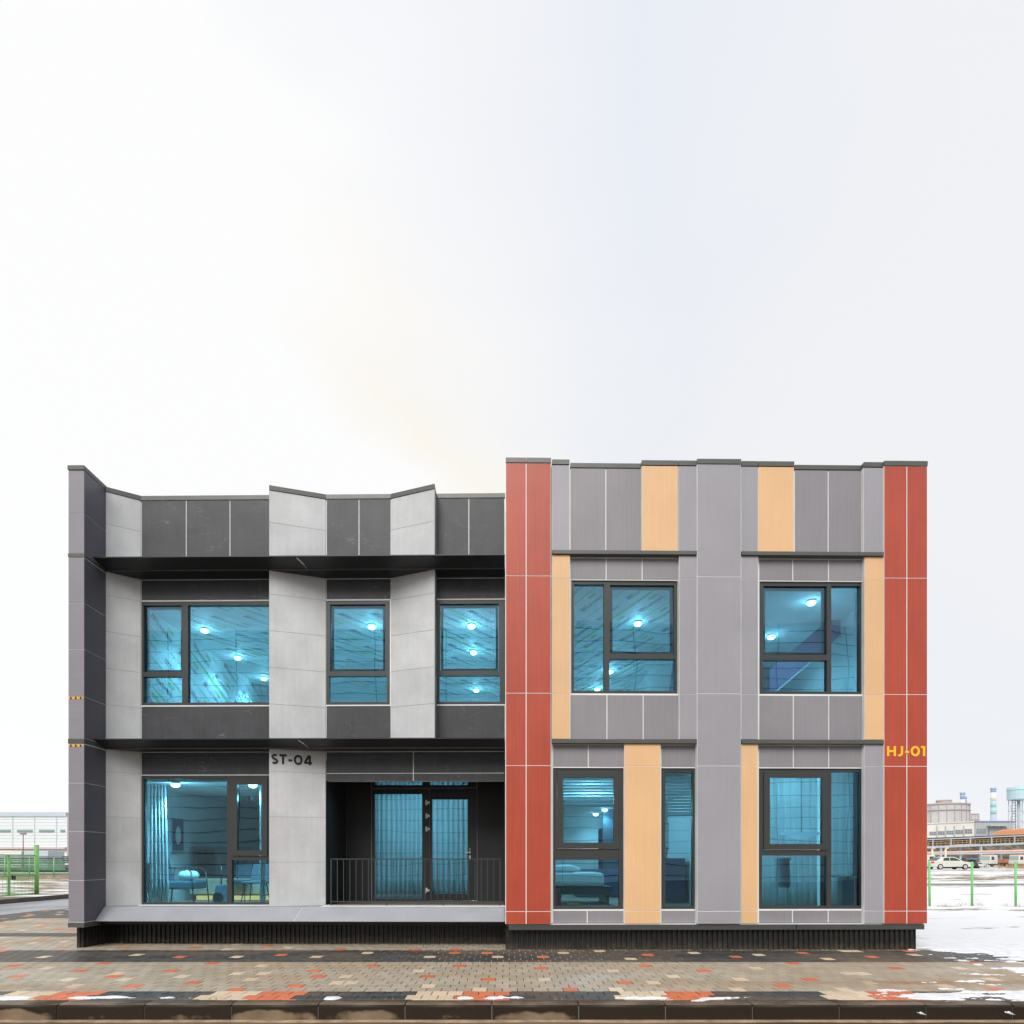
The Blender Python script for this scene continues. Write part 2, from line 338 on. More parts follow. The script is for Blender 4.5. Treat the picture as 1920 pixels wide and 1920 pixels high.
# ---------------------------------------------------------------- LEFT BLOCK
DD = 11.46                                   # slate plane
DZ = 11.16                                   # front of the folded pale panels
DP = 10.60                                   # front of the end pier
XL0, XL1 = xo(129, DP), xo(158, DP)          # pier
xpb = XL1                                    # where the first folded panel starts (back of the pier)
xa = xo(265, DD)                             # ... and ends
xb0, xb1 = xo(504.5, DZ), xo(611.5, DD)      # second folded panel
xc0, xc1 = xo(733, DD), xo(815.5, DZ)        # third, folding forward
XR = -.030                                   # right end of the left block
ZU, ZM = 7.02, 3.70                          # canopy levels (panel edges)
Z0 = .715
W1 = (xa, xb0 + .25, 4.545, 6.535); W2 = (xb1, xo(731, DD), 4.545, 6.535); W3 = (xo(818, DD), XR, 4.545, 6.535)
W4 = (xa, xb0 + .25, Z0, 3.20); DOOR = (xb1, XR, .66, 3.093)
wall_holes(XL1 + .02, XR, .45, 8.45, DD + .005, DD + .16, [W1, W2, W3, W4, DOOR], 'joint')
# slate panels
def run(pxs, z0, z1, d, m, **k):
    xs = [xo(p, d) if p > 20 else p for p in pxs]
    for a, b in zip(xs[:-1], xs[1:]): panel(a, b, z0, z1, d, m, **k)
xW = xb0 + .25
for a, b in ((xa, xo(349, DD)), (xo(349, DD), xo(431, DD)), (xo(431, DD), xW)): panel(a, b, 7.0, ZT, DD, 'dark')
run([612, 673, 733], 7.0, ZT, DD, 'dark'); run([817, 879, 946.2], 7.0, ZT, DD, 'dark')
for a, b in ((xa, xW), (xb1, xc0), (xo(817, DD), XR)):
    panel(a, b, 6.555, 6.945, DD, 'dark'); panel(a, b, 3.74, 4.528, DD, 'dark')
panel(xa, xW, 3.212, 3.65, DD, 'dark')
panel(xb1, xo(775, DD), 3.235, 3.65, DD, 'dark'); panel(xo(775, DD), XR, 3.235, 3.65, DD, 'dark')
panel(xb1, xo(775, DD), 3.085, 3.235, DD, 'dark'); panel(xo(775, DD), XR, 3.085, 3.235, DD, 'dark')
# folded pale panels: solid wedges with panels in front
zj = [Z0, 1.545, 2.39, 3.235, 4.49, 5.17, 5.855, 6.535, 7.87, ZT]
def fold(x0, d0, x1, d1, zlow=.45):
    p0 = Vector((x0, Y(x0, d0))); p1 = Vector((x1, Y(x1, d1))); t = (p1 - p0).normalized(); n = Vector((t.y, -t.x))
    if n.y > 0: n = -n
    back = DD + .05
    poly = [p0 - n * .004, p1 - n * .004, Vector((x1, Y(x1, back))), Vector((x0, Y(x0, back)))]
    wd = MB()
    wd.prism([tuple(p) for p in poly], zlow, 8.45)
    wd.build('wedge_backing', M['jointg'], B)
    levels = zj[:4] + [3.70] + zj[4:8] + [7.02] + zj[8:]
    for za, zb in zip(levels[:-1], levels[1:]):
        if zb < zlow + .05: continue
        if za == 3.70: za = 3.74
        if za == 7.02: za = 7.0
        g = .006
        a, b = p0 + t * .004, p1 - t * .010
        q = MB(); q.hexa([(*a, za + g * .5), (*b, za + g * .5), (*(b - n * .018), za + g * .5), (*(a - n * .018), za + g * .5)],
                         [(*a, zb - g * .5), (*b, zb - g * .5), (*(b - n * .018), zb - g * .5), (*(a - n * .018), zb - g * .5)])
        q.build('wall_panel', M['light'], B)
    c = MB(); m_ = n * .012
    c.hexa([(*(p0 + m_), ZT + .004), (*(p1 + m_), ZT + .004), (x1, Y(x1, back + .2), ZT + .004), (x0, Y(x0, back + .2), ZT + .004)],
           [(*(p0 + m_), 8.555), (*(p1 + m_), 8.555), (x1, Y(x1, back + .2), 8.555), (x0, Y(x0, back + .2), 8.555)])
    c.build('coping', M['cap'], B)
    return p0, t, n
fold(xpb + .004, 11.165, xa, DD)
FP = fold(xb0, DZ, xb1, DD)
fold(xc0, DD, xc1, DZ, 3.70)
# copings over the slate bays
for a, b in ((xa + .003, xb0 - .003), (xb1 + .003, xc0 - .003), (xc1 + .003, XR)):
    c = MB(); ybox(c, a, b, DD - .012, DD + .26, ZT + .004, 8.553); c.build('coping', M['cap'], B)
    c = MB(); ybox(c, a, b, DD + .006, DD + .018, ZT - .02, ZT + .004); c.build('joint_strip', M['joint'], B)
# end pier
zp = [.479, 1.22, 2.09, 2.95, 3.64, 4.48, 5.32, 6.14, 6.95, 7.73, 8.50]
pr = MB(); pr.hexa([(XL0 + .001, Y(XL1, DP) + .002, .40), (XL1 - .003, Y(XL1, DP) + .002, .40), (XL1 - .003, Y(XL1, 19.3), .40), (XL0 + .001, Y(XL0, 19.3), .40)],
                   [(XL0 + .001, Y(XL1, DP) + .002, 8.5), (XL1 - .003, Y(XL1, DP) + .002, 8.5), (XL1 - .003, Y(XL1, 19.3), 8.5), (XL0 + .001, Y(XL0, 19.3), 8.5)])
pr.build('pier_backing', M['joint'], B)
def band(z0, z1, m='cap', e=.006):
    b = MB(); b.box(XL0 - e, XL1 + e, Y(XL1, DP) - .004 - e, Y(XL1, 11.17), z0, z1)
    b.build('pier_band', M[m], B)
for i in range(len(zp) - 1):
    a, b = zp[i], zp[i + 1]
    if abs(a - 3.64) < .01: pass
    spans = [(a, b)]
    if a < 7.0 < b: spans = [(a + .0, b)]
    for za, zb in spans:
        if abs(zb - 3.64) < .01: zb = 3.635
        if abs(za - 3.64) < .01: za = 3.74
        if abs(zb - 6.95) < .01: zb = 6.945
        if abs(za - 6.95) < .01: za = 7.025
        f = MB(); f.box(XL0, XL1 - .002, Y(XL1, DP) - .003, Y(XL1, DP) + .015, za + .005, zb - .005); f.build('wall_panel', M['pier'], B)
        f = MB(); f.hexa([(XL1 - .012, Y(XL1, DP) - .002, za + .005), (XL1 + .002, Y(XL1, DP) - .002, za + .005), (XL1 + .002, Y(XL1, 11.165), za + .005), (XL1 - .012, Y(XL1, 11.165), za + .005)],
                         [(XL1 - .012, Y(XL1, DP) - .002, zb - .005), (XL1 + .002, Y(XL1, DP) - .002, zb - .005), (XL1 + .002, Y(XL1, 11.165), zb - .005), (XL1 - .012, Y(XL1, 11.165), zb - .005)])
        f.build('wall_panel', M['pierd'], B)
        for q in range(5):      # outer end wall
            ya, yb = DP + .02 + q * 1.74, DP + .01 + (q + 1) * 1.74
            f = MB(); f.hexa([(XL0 - .006, Y(XL0, ya), za + .005), (XL0 + .01, Y(XL0, ya), za + .005), (XL0 + .01, Y(XL0, yb), za + .005), (XL0 - .006, Y(XL0, yb), za + .005)],
                             [(XL0 - .006, Y(XL0, ya), zb - .005), (XL0 + .01, Y(XL0, ya), zb - .005), (XL0 + .01, Y(XL0, yb), zb - .005), (XL0 - .006, Y(XL0, yb), zb - .005)])
            f.build('wall_panel', M['pier'], B)
band(6.955, 7.018); band(3.648, 3.735); band(.384, .472)
b = MB(); b.hexa([(XL0 - .01, Y(XL0, DP) - .02, 8.503), (XL1 + .008, Y(XL1, DP) - .02, 8.503), (XL1 + .008, Y(XL1, 19.3), 8.503), (XL0 - .01, Y(XL0, 19.3), 8.503)],
                  [(XL0 - .01, Y(XL0, DP) - .02, 8.578), (XL1 + .008, Y(XL1, DP) - .02, 8.578), (XL1 + .008, Y(XL1, 19.3), 8.578), (XL0 - .01, Y(XL0, 19.3), 8.578)])
b.build('coping', M['cap'], B)
for zc in (4.455, 3.612):          # printed hazard stripes
    s = MB(); yf = Y(XL1, DP) - .006
    s.box(XL0, XL1 - .02, yf, yf + .004, zc - .02, zc + .02, 0)
    for q in range(3): s.box(XL0 + .03 + q * .087, XL0 + .058 + q * .087, yf - .002, yf + .001, zc - .019, zc + .019, 1)
    s.build('hazard_stripe', [M['haz'], M['letk']], B)
# canopies: sloped fascia in sheets, soffit behind, thin top lip
def canopy(zt, zf, zs, px_seam):
    xs = [XL1 + .002, xo(px_seam, 10.9), XR - .005]
    for i, (a, b) in enumerate(zip(xs[:-1], xs[1:])):
        g = .006
        a2, b2 = a + (g if i else 0), b - (0 if i else g)
        o = MB()
        d0, d1, d2 = 10.84, 11.155, DD + .03
        # lip
        o.hexa([(a2, Y(a2, d0), zt - .018), (b2, Y(b2, d0), zt - .018), (b2, Y(b2, d2), zt + .045), (a2, Y(a2, d2), zt + .045)],
               [(a2, Y(a2, d0), zt), (b2, Y(b2, d0), zt), (b2, Y(b2, d2), zt + .06), (a2, Y(a2, d2), zt + .06)])
        sk = .10                     # the sheets' ends are cut on the skew
        a3 = a2 + (sk if i else .0); b3 = b2 + (sk if not i else 0)
        # fascia
        o.hexa([(a3, Y(a3, d1), zf), (b3, Y(b3, d1), zf), (b3, Y(b3, d1 + .03), zf), (a3, Y(a3, d1 + .03), zf)],
               [(a2, Y(a2, d0 + .012), zt - .019), (b2, Y(b2, d0 + .012), zt - .019), (b2, Y(b2, d0 + .05), zt - .019), (a2, Y(a2, d0 + .05), zt - .019)])
        # soffit
        a4 = a3 + (.06 if i else 0); b4 = b3 + (.06 if not i else 0)
        o.hexa([(a3, Y(a3, d1 + .003), zf - .012), (b3, Y(b3, d1 + .003), zf - .012), (b4, Y(b4, d2), zs - .012), (a4, Y(a4, d2), zs - .012)],
               [(a3, Y(a3, d1 + .003), zf - .001), (b3, Y(b3, d1 + .003), zf - .001), (b4, Y(b4, d2), zs), (a4, Y(a4, d2), zs)])
        o.build('canopy_sheet', M['soffit'], B)
    j = MB(); ybox(j, XL1 + .01, XR - .01, 11.145, 11.165, zf - .016, zf + .004); j.build('fold_strip', M['cap'], B)
    j = MB(); a = xs[1]
    j.hexa([(a + .09, Y(a, 11.16), zf + .005), (a + .13, Y(a, 11.16), zf + .005), (a + .13, Y(a, 11.2), zf + .005), (a + .09, Y(a, 11.2), zf + .005)],
           [(a - .012, Y(a, 10.862), zt - .03), (a + .012, Y(a, 10.862), zt - .03), (a + .012, Y(a, 10.9), zt - .03), (a - .012, Y(a, 10.9), zt - .03)])
    j.build('sheet_seam', M['joint'], B)
    j = MB(); ybox(j, xa, XR - .01, DD - .004, DD + .01, zs - .026, zs - .014); j.build('joint_strip', M['joint'], B)
canopy(7.085, 6.985, 6.965, 558); canopy(3.785, 3.665, 3.665, 560)
# apron under the ground floor windows
xs = [XL1 + .004, xo(563, 11), XR - .005]
for i, (a, b) in enumerate(zip(xs[:-1], xs[1:])):
    a2, b2 = a + (.008 if i else 0), b - (0 if i else .008); sk = .085
    a3 = a2 - (sk if i else 0); b3 = b2 - (sk if not i else 0)
    o = MB()
    o.hexa([(a3, Y(a3, 10.87), .468), (b3, Y(b3, 10.87), .468), (b3, Y(b3, 10.92), .455), (a3, Y(a3, 10.92), .455)],
           [(a2, Y(a2, 11.13), .712), (b2, Y(b2, 11.13), .712), (b2, Y(b2, DD + .1), .712), (a2, Y(a2, DD + .1), .712)])
    o.build('apron_sheet', M['apron'], B)
o = MB(); a = xs[1]
o.hexa([(a - .095, Y(a, 10.886), .47), (a - .078, Y(a, 10.886), .47), (a - .078, Y(a, 10.93), .46), (a - .095, Y(a, 10.93), .46)],
       [(a - .009, Y(a, 11.14), .708), (a + .009, Y(a, 11.14), .708), (a + .009, Y(a, 11.2), .708), (a - .009, Y(a, 11.2), .708)]); o.build('sheet_seam', M['joint'], B)
o = MB(); ybox(o, xa, xb0, 11.36, 11.5, .714, .728); o.build('window_sill', M['joint'], B)
o = MB(); ybox(o, xb1, XR, 11.12, 11.5, .714, .724); o.build('threshold_trim', M['joint'], B)
# undercroft closure
o = MB(); ybox(o, XL1 - .1, XR, 11.0, 19.2, .40, .45); o.build('base_slab', M['plinth'], B)
# windows of the left block
DW = DD + .045
z_ = lambda py, px=500: zo(py, px, DW)
window(*W1, DW, .06, [(xo(271, DW), xo(343, DW), 5.19, 6.465, 'flush'), (xo(354, DW), W1[1] - .06, 4.60, 6.465, 'fix'), (xo(271, DW), xo(343, DW), 4.60, 5.10, 'fix')])
window(*W2, DW, .06, [(xo(620, DW), xo(723, DW), 5.19, 6.465, 'flush'), (xo(618, DW), xo(726, DW), 4.60, 5.10, 'fix')])
window(*W3, DW, .06, [(xo(825.5, DW), xo(935, DW), 5.19, 6.465, 'flush'), (xo(824, DW), xo(937, DW), 4.60, 5.10, 'fix')])
window(*W4, DW, .06, [(xo(271.5, DW), xo(427, DW), .77, 3.14, 'fix'), (xo(437, DW), xo(503.5, DW), 1.66, 3.13, 'thick'), (xo(436, DW), W4[1] - .08, .77, 1.585, 'fix')])
# entrance recess
DR = 12.9
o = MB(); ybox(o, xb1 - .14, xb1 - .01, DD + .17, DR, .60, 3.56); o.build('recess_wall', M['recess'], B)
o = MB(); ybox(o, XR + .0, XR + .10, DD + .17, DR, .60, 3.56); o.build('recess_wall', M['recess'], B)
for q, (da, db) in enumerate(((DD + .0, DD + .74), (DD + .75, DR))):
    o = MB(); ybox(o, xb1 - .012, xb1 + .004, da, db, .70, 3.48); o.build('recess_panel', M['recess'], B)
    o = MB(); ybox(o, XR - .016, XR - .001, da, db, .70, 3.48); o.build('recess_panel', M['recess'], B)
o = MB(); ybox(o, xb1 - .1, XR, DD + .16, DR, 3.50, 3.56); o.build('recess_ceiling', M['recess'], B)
o = MB()
nb = 4
for q in range(nb):
    wq = (XR - xb1 - .03) / nb; ybox(o, xb1 + .005 + q * wq, xb1 + (q + 1) * wq, 11.17, DR, .62, .706)
o.build('entrance_deck', M['deck'], B)
xd0, xd1 = xo(697, DR), xo(894.5, DR)
xt = [xo(702, DR), xo(792, DR), xo(806, DR), xo(877, DR)]
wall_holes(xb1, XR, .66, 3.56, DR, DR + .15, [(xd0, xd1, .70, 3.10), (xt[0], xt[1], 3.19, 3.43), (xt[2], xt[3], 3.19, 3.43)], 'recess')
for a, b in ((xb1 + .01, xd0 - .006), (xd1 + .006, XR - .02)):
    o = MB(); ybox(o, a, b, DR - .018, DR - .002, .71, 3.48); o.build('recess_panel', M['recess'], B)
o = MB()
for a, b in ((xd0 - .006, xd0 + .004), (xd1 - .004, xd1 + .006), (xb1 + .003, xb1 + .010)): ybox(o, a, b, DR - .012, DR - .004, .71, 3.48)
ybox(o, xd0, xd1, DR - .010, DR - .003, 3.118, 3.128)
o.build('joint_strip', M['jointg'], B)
TW = MB(); ybox(TW, xt[0], xt[1], DR + .06, DR + .066, 3.19, 3.43); ybox(TW, xt[2], xt[3], DR + .06, DR + .066, 3.19, 3.43); TW.build('transom_pane', M['glass'], B)
# side light and door leaf
xm0, xm1 = xo(792.5, DR), xo(805, DR)
SL = MB()
za, zb = .705, 3.095
gl0, gl1 = xo(702.5, DR), xo(791.5, DR)
for bx in ((xd0, gl0, za, zb), (gl1, xm1, za, zb), (gl0, gl1, za, za + .04), (gl0, gl1, 3.0, zb)): ybox(SL, bx[0], bx[1], DR + .002, DR + .07, bx[2], bx[3])
SL = SL.build('side_light', M['doorf'], B)
p = MB(); ybox(p, gl0, gl1, DR + .03, DR + .036, za + .04, 3.0); p.build('pane', M['glass'], SL)
DLF = MB(); g0, g1 = xo(810.5, DR), xo(877, DR)
gz0, gz1 = HC + (VY - 1676) / F * Y(1, DR), HC + (VY - 1499) / F * Y(1, DR)
for bx in ((xm1 + .006, g0, za + .01, zb), (g1, xd1, za + .01, zb), (g0, g1, za + .01, gz0), (g0, g1, gz1, zb)): ybox(DLF, bx[0], bx[1], DR - .012, DR + .05, bx[2], bx[3])
DL = DLF.build('door', M['doorf'], B); DL['label'] = 'black glazed entrance door leaf'
p = MB(); ybox(p, g0, g1, DR + .018, DR + .024, gz0, gz1); p.build('pane', M['glass'], DL)
for py in (1505, 1530, 1554.5, 1669.5):
    zc = HC + (VY - py) / F * Y(1.7, DR); xc = xo(801, DR)
    h = MB(); h.tube((xc, Y(xc, DR) - .035, zc - .06), (xc, Y(xc, DR) - .035, zc + .06), .013, n=10)
    ybox(h, xc - .032, xc - .010, DR - .030, DR - .004, zc - .055, zc + .055); ybox(h, xc + .005, xc + .055, DR - .036, DR - .010, zc - .022, zc + .022)
    h.build('hinge', M['steel'], DL)
h = MB(); xc = xo(881, DR); zc = HC + (VY - 1599) / F * Y(.9, DR); yf = Y(xc, DR) - .012
h.tube((xc, yf, zc + .01), (xc, yf - .06, zc + .01), .012, n=10); h.tube((xc + .01, yf - .055, zc + .012), (xc - .115, yf - .055, zc - .012), .011, n=10)
ybox(h, xc - .017, xc + .017, DR - .022, DR - .012, zc - .02, zc + .04); ybox(h, xc - .017, xc + .017, DR - .022, DR - .012, zc - .12, zc - .055)
h.tube((xc, yf, zc + .08), (xc, yf - .012, zc + .08), .012, n=10)
h.build('handle', M['steel'], DL)
# balustrade: rails, posts > balusters
DBL = 11.30
xq0, xq1 = xo(621, DBL), xo(937.5, DBL)
o = MB(); zr, zl = 1.61, .79
for z0, z1 in ((zr - .02, zr), (zl, zl + .02)): ybox(o, xq0, xq1, DBL - .015, DBL + .015, z0, z1)
for px in (621, 725, 831.5, 937):
    xx = xo(px, DBL); ybox(o, xx - .008, xx + .008, DBL - .012, DBL + .012, .708, .792)
ybox(o, xq0 - .01, xq0 + .01, DBL - .016, DBL + .016, .79, 1.61); ybox(o, xq1 - .01, xq1 + .01, DBL - .016, DBL + .016, .79, 1.61)
BL = o.build('balustrade', M['rail'], B)
bx_ = MB(); bx_.box(-.007, .007, -.007, .007, 0, zr - zl - .04); bme = bx_.mesh('baluster', M['rail'])
for i in range(26):
    xx = xq0 + (i + 1) * (xq1 - xq0) / 27
    q = bpy.data.objects.new('baluster', bme); COL.objects.link(q); q.parent = BL; q.location = (xx, Y(xx, DBL), zl + .02)
# ---------------------------------------------------------------- plinths of corrugated sheet
def corr(pts, z0, z1, pitch=.088, depth=.028, name='corrugated_plinth'):
    mb = MB()
    for (xA, yA), (xB, yB) in zip(pts[:-1], pts[1:]):
        t = Vector((xB - xA, yB - yA)); Ln = t.length; t.normalize(); n = Vector((t.y, -t.x))
        k = max(1, int(Ln / pitch)); pw = Ln / k; prof = []
        for i in range(k):
            s = i * pw; prof += [(s, 0), (s + pw * .42, 0), (s + pw * .52, -depth), (s + pw * .90, -depth)]
        prof.append((Ln, 0))
        for (s0, h0), (s1, h1) in zip(prof[:-1], prof[1:]):
            a = Vector((xA, yA)) + t * s0 + n * h0; b = Vector((xA, yA)) + t * s1 + n * h1
            mb.quad([(a.x, a.y, z0), (b.x, b.y, z0), (b.x, b.y, z1), (a.x, a.y, z1)])
    return mb.build(name, M['plinth'], B)
xe0, xe1 = xo(144, 10.77), xo(156, 10.77)
corr([(xe0, Y(xe0, 19)), (xe0, Y(xe0, 10.77)), (xe1, Y(xe1, 10.77)), (xe1 + .02, Y(xe1, 11.4)), (.02, 11.36), (.02, 10.64)], 0.0, .40)
xr1 = xo(1713, 10.56)
corr([(.07, 10.60), (xr1, Y(xr1, 10.50)), (xr1, Y(xr1, 19))], 0.0, .37)
o = MB(); ybox(o, -.02, .07, 10.62, 10.70, 0, .37); o.build('plinth_post', M['plinth'], B)

# ---------------------------------------------------------------- RIGHT BLOCK
DRd, DS, DG, DC = 10.45, 10.49, 10.57, 10.44
xR = lambda p, d=DS: xo(p, d)
ZB = .467
X0, X1 = xR(947.5, DRd), xR(1739, DRd)
DWR = 10.63
V1 = (xR(1071, DG), xR(1271, DG), 4.51, 6.50); V2 = (xR(1424, DG), xR(1617, DG), 4.51, 6.50)
V3 = (xR(1037, DG), xR(1169, DG), .715, 3.20); V4 = (xR(1240, DG), xR(1304, DG), .715, 3.20); V5 = (xR(1423, DG), xR(1617, DG), .715, 3.20)
wall_holes(X0 + .02, X1 - .03, ZB + .01, 8.45, DG + .004, DG + .15, [V1, V2, V3, V4, V5], 'joint')
def strip_back(a, b, z0, z1, d, m='joint'):
    o = MB(); ybox(o, a + .003, b - .003, d + .004, DG + .003, z0 + .004, z1 - .003); o.build('strip_backing', M[m], B)
def coping(a, b, d, e=.012, zt=8.555):
    o = MB(); ybox(o, a + .002, b - .002, d - e, DG + .35, ZT + .006, zt); o.build('coping', M['cap'], B)
# red strips and centre pier, full height
zr_ = [ZB, .689, 3.222, 4.478, 6.515, ZT]
def column(pxs, d, m, zs, back='joint'):
    xs = [xR(p, d) for p in pxs]
    strip_back(xs[0], xs[-1], zs[0], zs[-1] + .01, d, back)
    for a, b in zip(xs[:-1], xs[1:]):
        for za, zb in zip(zs[:-1], zs[1:]): panel(a, b, za, zb, d, m, t=.016, label=LBL['red'] if m == 'red' else None)
        coping(a, b, d)
column([948, 986.5, 1033.5], DRd, 'red', zr_)
column([1657.5, 1700.5, 1739], DRd, 'red', zr_)
column([1307, 1389.5], DC, 'lav', zr_)
Z6, Z6b, Z3, Z3b = 6.975, 6.905, 3.69, 3.615
def strip(p0, p1, z0, z1, zs, m, d=DS):
    a, b = xR(p0, d), xR(p1, d); L = [z for z in [z0] + [q for q in zs if z0 < q < z1] + [z1]]
    strip_back(a, b, z0, z1, d, 'joint')
    for za, zb in zip(L[:-1], L[1:]): panel(a, b, za, zb, d, m, t=.016, jz=.0045, label=LBL['orange'] if m == 'orange' else None)
    if z1 == ZT: coping(a, b, d)
JS = [.689, 3.222, 4.478, 6.49]
strip(1035, 1068, Z6, ZT, [], 'lav'); strip(1203, 1271.5, Z6, ZT, [], 'orange'); strip(1272, 1306.5, Z6, ZT, [], 'lav')
strip(1390, 1421, Z6, ZT, [], 'lav'); strip(1421.5, 1489, Z6, ZT, [], 'orange'); strip(1619, 1656.5, Z6, ZT, [], 'lav')
strip(1035, 1069, Z3, Z6b, JS, 'orange'); strip(1273.5, 1306.5, Z3, Z6b, JS, 'lav'); strip(1390, 1422, Z3, Z6b, JS, 'lav'); strip(1621, 1656.5, Z3, Z6b, JS, 'orange')
strip(1170.5, 1239, ZB, Z3b, JS, 'orange'); strip(1390, 1421.5, ZB, Z3b, JS, 'orange'); strip(1620, 1656.5, ZB, Z3b, JS, 'lav')
def bay(pxs, z0, z1):
    xs = [xR(p, DG) for p in pxs]
    for a, b in zip(xs[:-1], xs[1:]): panel(a, b, z0, z1, DG, 'grey')
bay([1069.5, 1136, 1202.5], Z6, ZT); bay([1489.5, 1553, 1618], Z6, ZT)
coping(xR(1069.5, DG), xR(1202.5, DG), DG, .01, 8.55); coping(xR(1489.5, DG), xR(1618, DG), DG, .01, 8.55)
bay([1069.5, 1136.5, 1204, 1272], 6.51, 6.885); bay([1069.5, 1138, 1206, 1272.5], 3.70, 4.485)
bay([1423, 1486.5, 1553.5, 1618.5], 6.51, 6.885); bay([1423, 1487.5, 1554, 1619], 3.70, 4.485)
bay([1036.5, 1103, 1170], 3.215, 3.60); bay([1239.5, 1305.5], 3.215, 3.60); bay([1422.5, 1487.5, 1554, 1619], 3.215, 3.60)
bay([1036.5, 1101, 1169.5], ZB, .695); bay([1239.5, 1305.5], ZB, .695); bay([1422.5, 1486, 1553, 1619], ZB, .695)
for p0, p1 in ((1035.5, 1306.5), (1390, 1655.5)):          # floor bands
    for z0, z1 in ((Z6b, Z6 - .008), (Z3b, Z3 - .008)):
        a, b = xR(p0, DS), xR(p1, DS); o = MB(); ybox(o, a, b, DS - .035, DG + .02, z0, z1); o.build('floor_band', M['cap'], B)
window(*V1, DWR, .05, [(xR(1076, DWR), xR(1132, DWR), 4.565, 6.44, 'fix'), (xR(1143, DWR), xR(1263, DWR), 5.22, 6.43, 'flush'), (xR(1142, DWR), xR(1265, DWR), 4.565, 5.13, 'fix')])
window(*V2, DWR, .05, [(xR(1430, DWR), xR(1548.5, DWR), 5.22, 6.43, 'flush'), (xR(1557, DWR), xR(1610.5, DWR), 4.565, 6.44, 'fix'), (xR(1428.5, DWR), xR(1549, DWR), 4.565, 5.12, 'fix')])
window(*V3, DWR, .05, [(xR(1044, DWR), xR(1161, DWR), 1.78, 3.14, 'thick'), (xR(1041, DWR), xR(1160.5, DWR), .77, 1.585, 'fix')])
window(*V4, DWR, .05, [(xR(1246.5, DWR), xR(1298, DWR), .77, 3.14, 'fix')])
window(*V5, DWR, .05, [(xR(1430, DWR), xR(1550, DWR), 1.76, 3.14, 'thick'), (xR(1427.5, DWR), xR(1548.5, DWR), .77, 1.66, 'fix'), (xR(1557, DWR), xR(1611.5, DWR), .77, 3.14, 'fix')])
for a, b in ((.035, xo(1491, 10.5)), (xo(1492.5, 10.5), xo(1731, 10.5))):
    o = MB(); ybox(o, a, b, DS - .02, DG + .3, .365, ZB - .012); o.build('plinth_trim', M['trim'], B)
o = MB(); ybox(o, .03, xo(1731, 10.5), DS + .01, DS + .08, ZB - .012, ZB - .002); o.build('joint_strip', M['joint'], B)
o = MB(); ybox(o, X0 + .02, X1 - .05, DG + .0, 19.2, .40, ZB - .015); o.build('base_slab', M['trim'], B)
# right end wall and left end wall of the right block, panelled
for xw, sgn, m in ((X1 - .03, 1, 'grey'), (X0 + .02, -1, 'red')):
    o = MB(); x_a, x_b = (xw, xw + .02) if sgn > 0 else (xw - .02, xw)
    yb_ = 19.2 if sgn > 0 else 10.62
    o.hexa([(x_a, Y(xw, 10.47), ZB), (x_b, Y(xw, 10.47), ZB), (x_b, Y(xw, yb_), ZB), (x_a, Y(xw, yb_), ZB)], [(x_a, Y(xw, 10.47), 8.46), (x_b, Y(xw, 10.47), 8.46), (x_b, Y(xw, yb_), 8.46), (x_a, Y(xw, yb_), 8.46)])
    o.build('end_wall', M['joint'], B)
for q in range(5):
    for za, zb in zip(zr_[:-1], zr_[1:]):
        ya, yb = 10.48 + q * 1.74, 10.46 + (q + 1) * 1.74
        f = MB(); f.hexa([(X1 - .009, Y(X1, ya), za + .005), (X1 + .003, Y(X1, ya), za + .005), (X1 + .003, Y(X1, yb), za + .005), (X1 - .009, Y(X1, yb), za + .005)],
                         [(X1 - .009, Y(X1, ya), zb - .005), (X1 + .003, Y(X1, ya), zb - .005), (X1 + .003, Y(X1, yb), zb - .005), (X1 - .009, Y(X1, yb), zb - .005)])
        f.build('wall_panel', M['grey'], B)
# shell: roof, floors, back and partition walls
DBk = 19.2
def slab(name, x0, x1, d0, d1, z0, z1, m): o = MB(); ybox(o, x0, x1, d0, d1, z0, z1); return o.build(name, M[m], B)
slab('roof', XL1, 0, DD + .17, DBk, 8.1, 8.3, 'trim'); slab('roof', .02, X1 - .04, DG + .16, DBk, 8.1, 8.3, 'trim')
slab('back_wall', XL1, 0, DBk, DBk + .15, 0, 8.45, 'white'); slab('back_wall', .02, X1 - .04, DBk, DBk + .15, 0, 8.45, 'white')
slab('upper_floor', XL1, -.1, DD + .17, DBk, 3.72, 3.95, 'white'); slab('upper_floor', .1, X1 - .04, DG + .16, DBk, 3.72, 3.95, 'white')
slab('room_floor', XL1, -3.6, DD + .17, DBk, .56, .66, 'floor'); slab('room_floor', -3.6, -.1, DR + .16, DBk, .56, .66, 'floor'); slab('room_floor', .1, X1 - .04, DG + .16, DBk, .56, .66, 'floor')
slab('partition_wall', XL1, XL1 + .12, DD + .17, DBk, .66, 3.7, 'white'); SIDE = slab('partition_wall', XL1, XL1 + .12, DD + .17, DBk, 3.95, 8.1, 'memb')
slab('partition_wall', -.12, 0.0, DR + .16, DBk, .66, 8.1, 'white'); slab('partition_wall', -.12, -0.0, DD + .17, DR + .16, 3.95, 8.1, 'white')
slab('partition_wall', .02, .14, DG + .16, DBk, .66, 8.1, 'white'); slab('partition_wall', X1 - .16, X1 - .04, DG + .16, DBk, .66, 8.1, 'white')
slab('partition_wall', -3.72, -3.62, DD + .17, DBk, .66, 3.1, 'white')
slab('partition_wall', 3.9, 4.0, DG + .16, DBk, .66, 3.0, 'white'); slab('partition_wall', 3.9, 4.0, DG + .16, DBk, 3.95, 6.75, 'white')
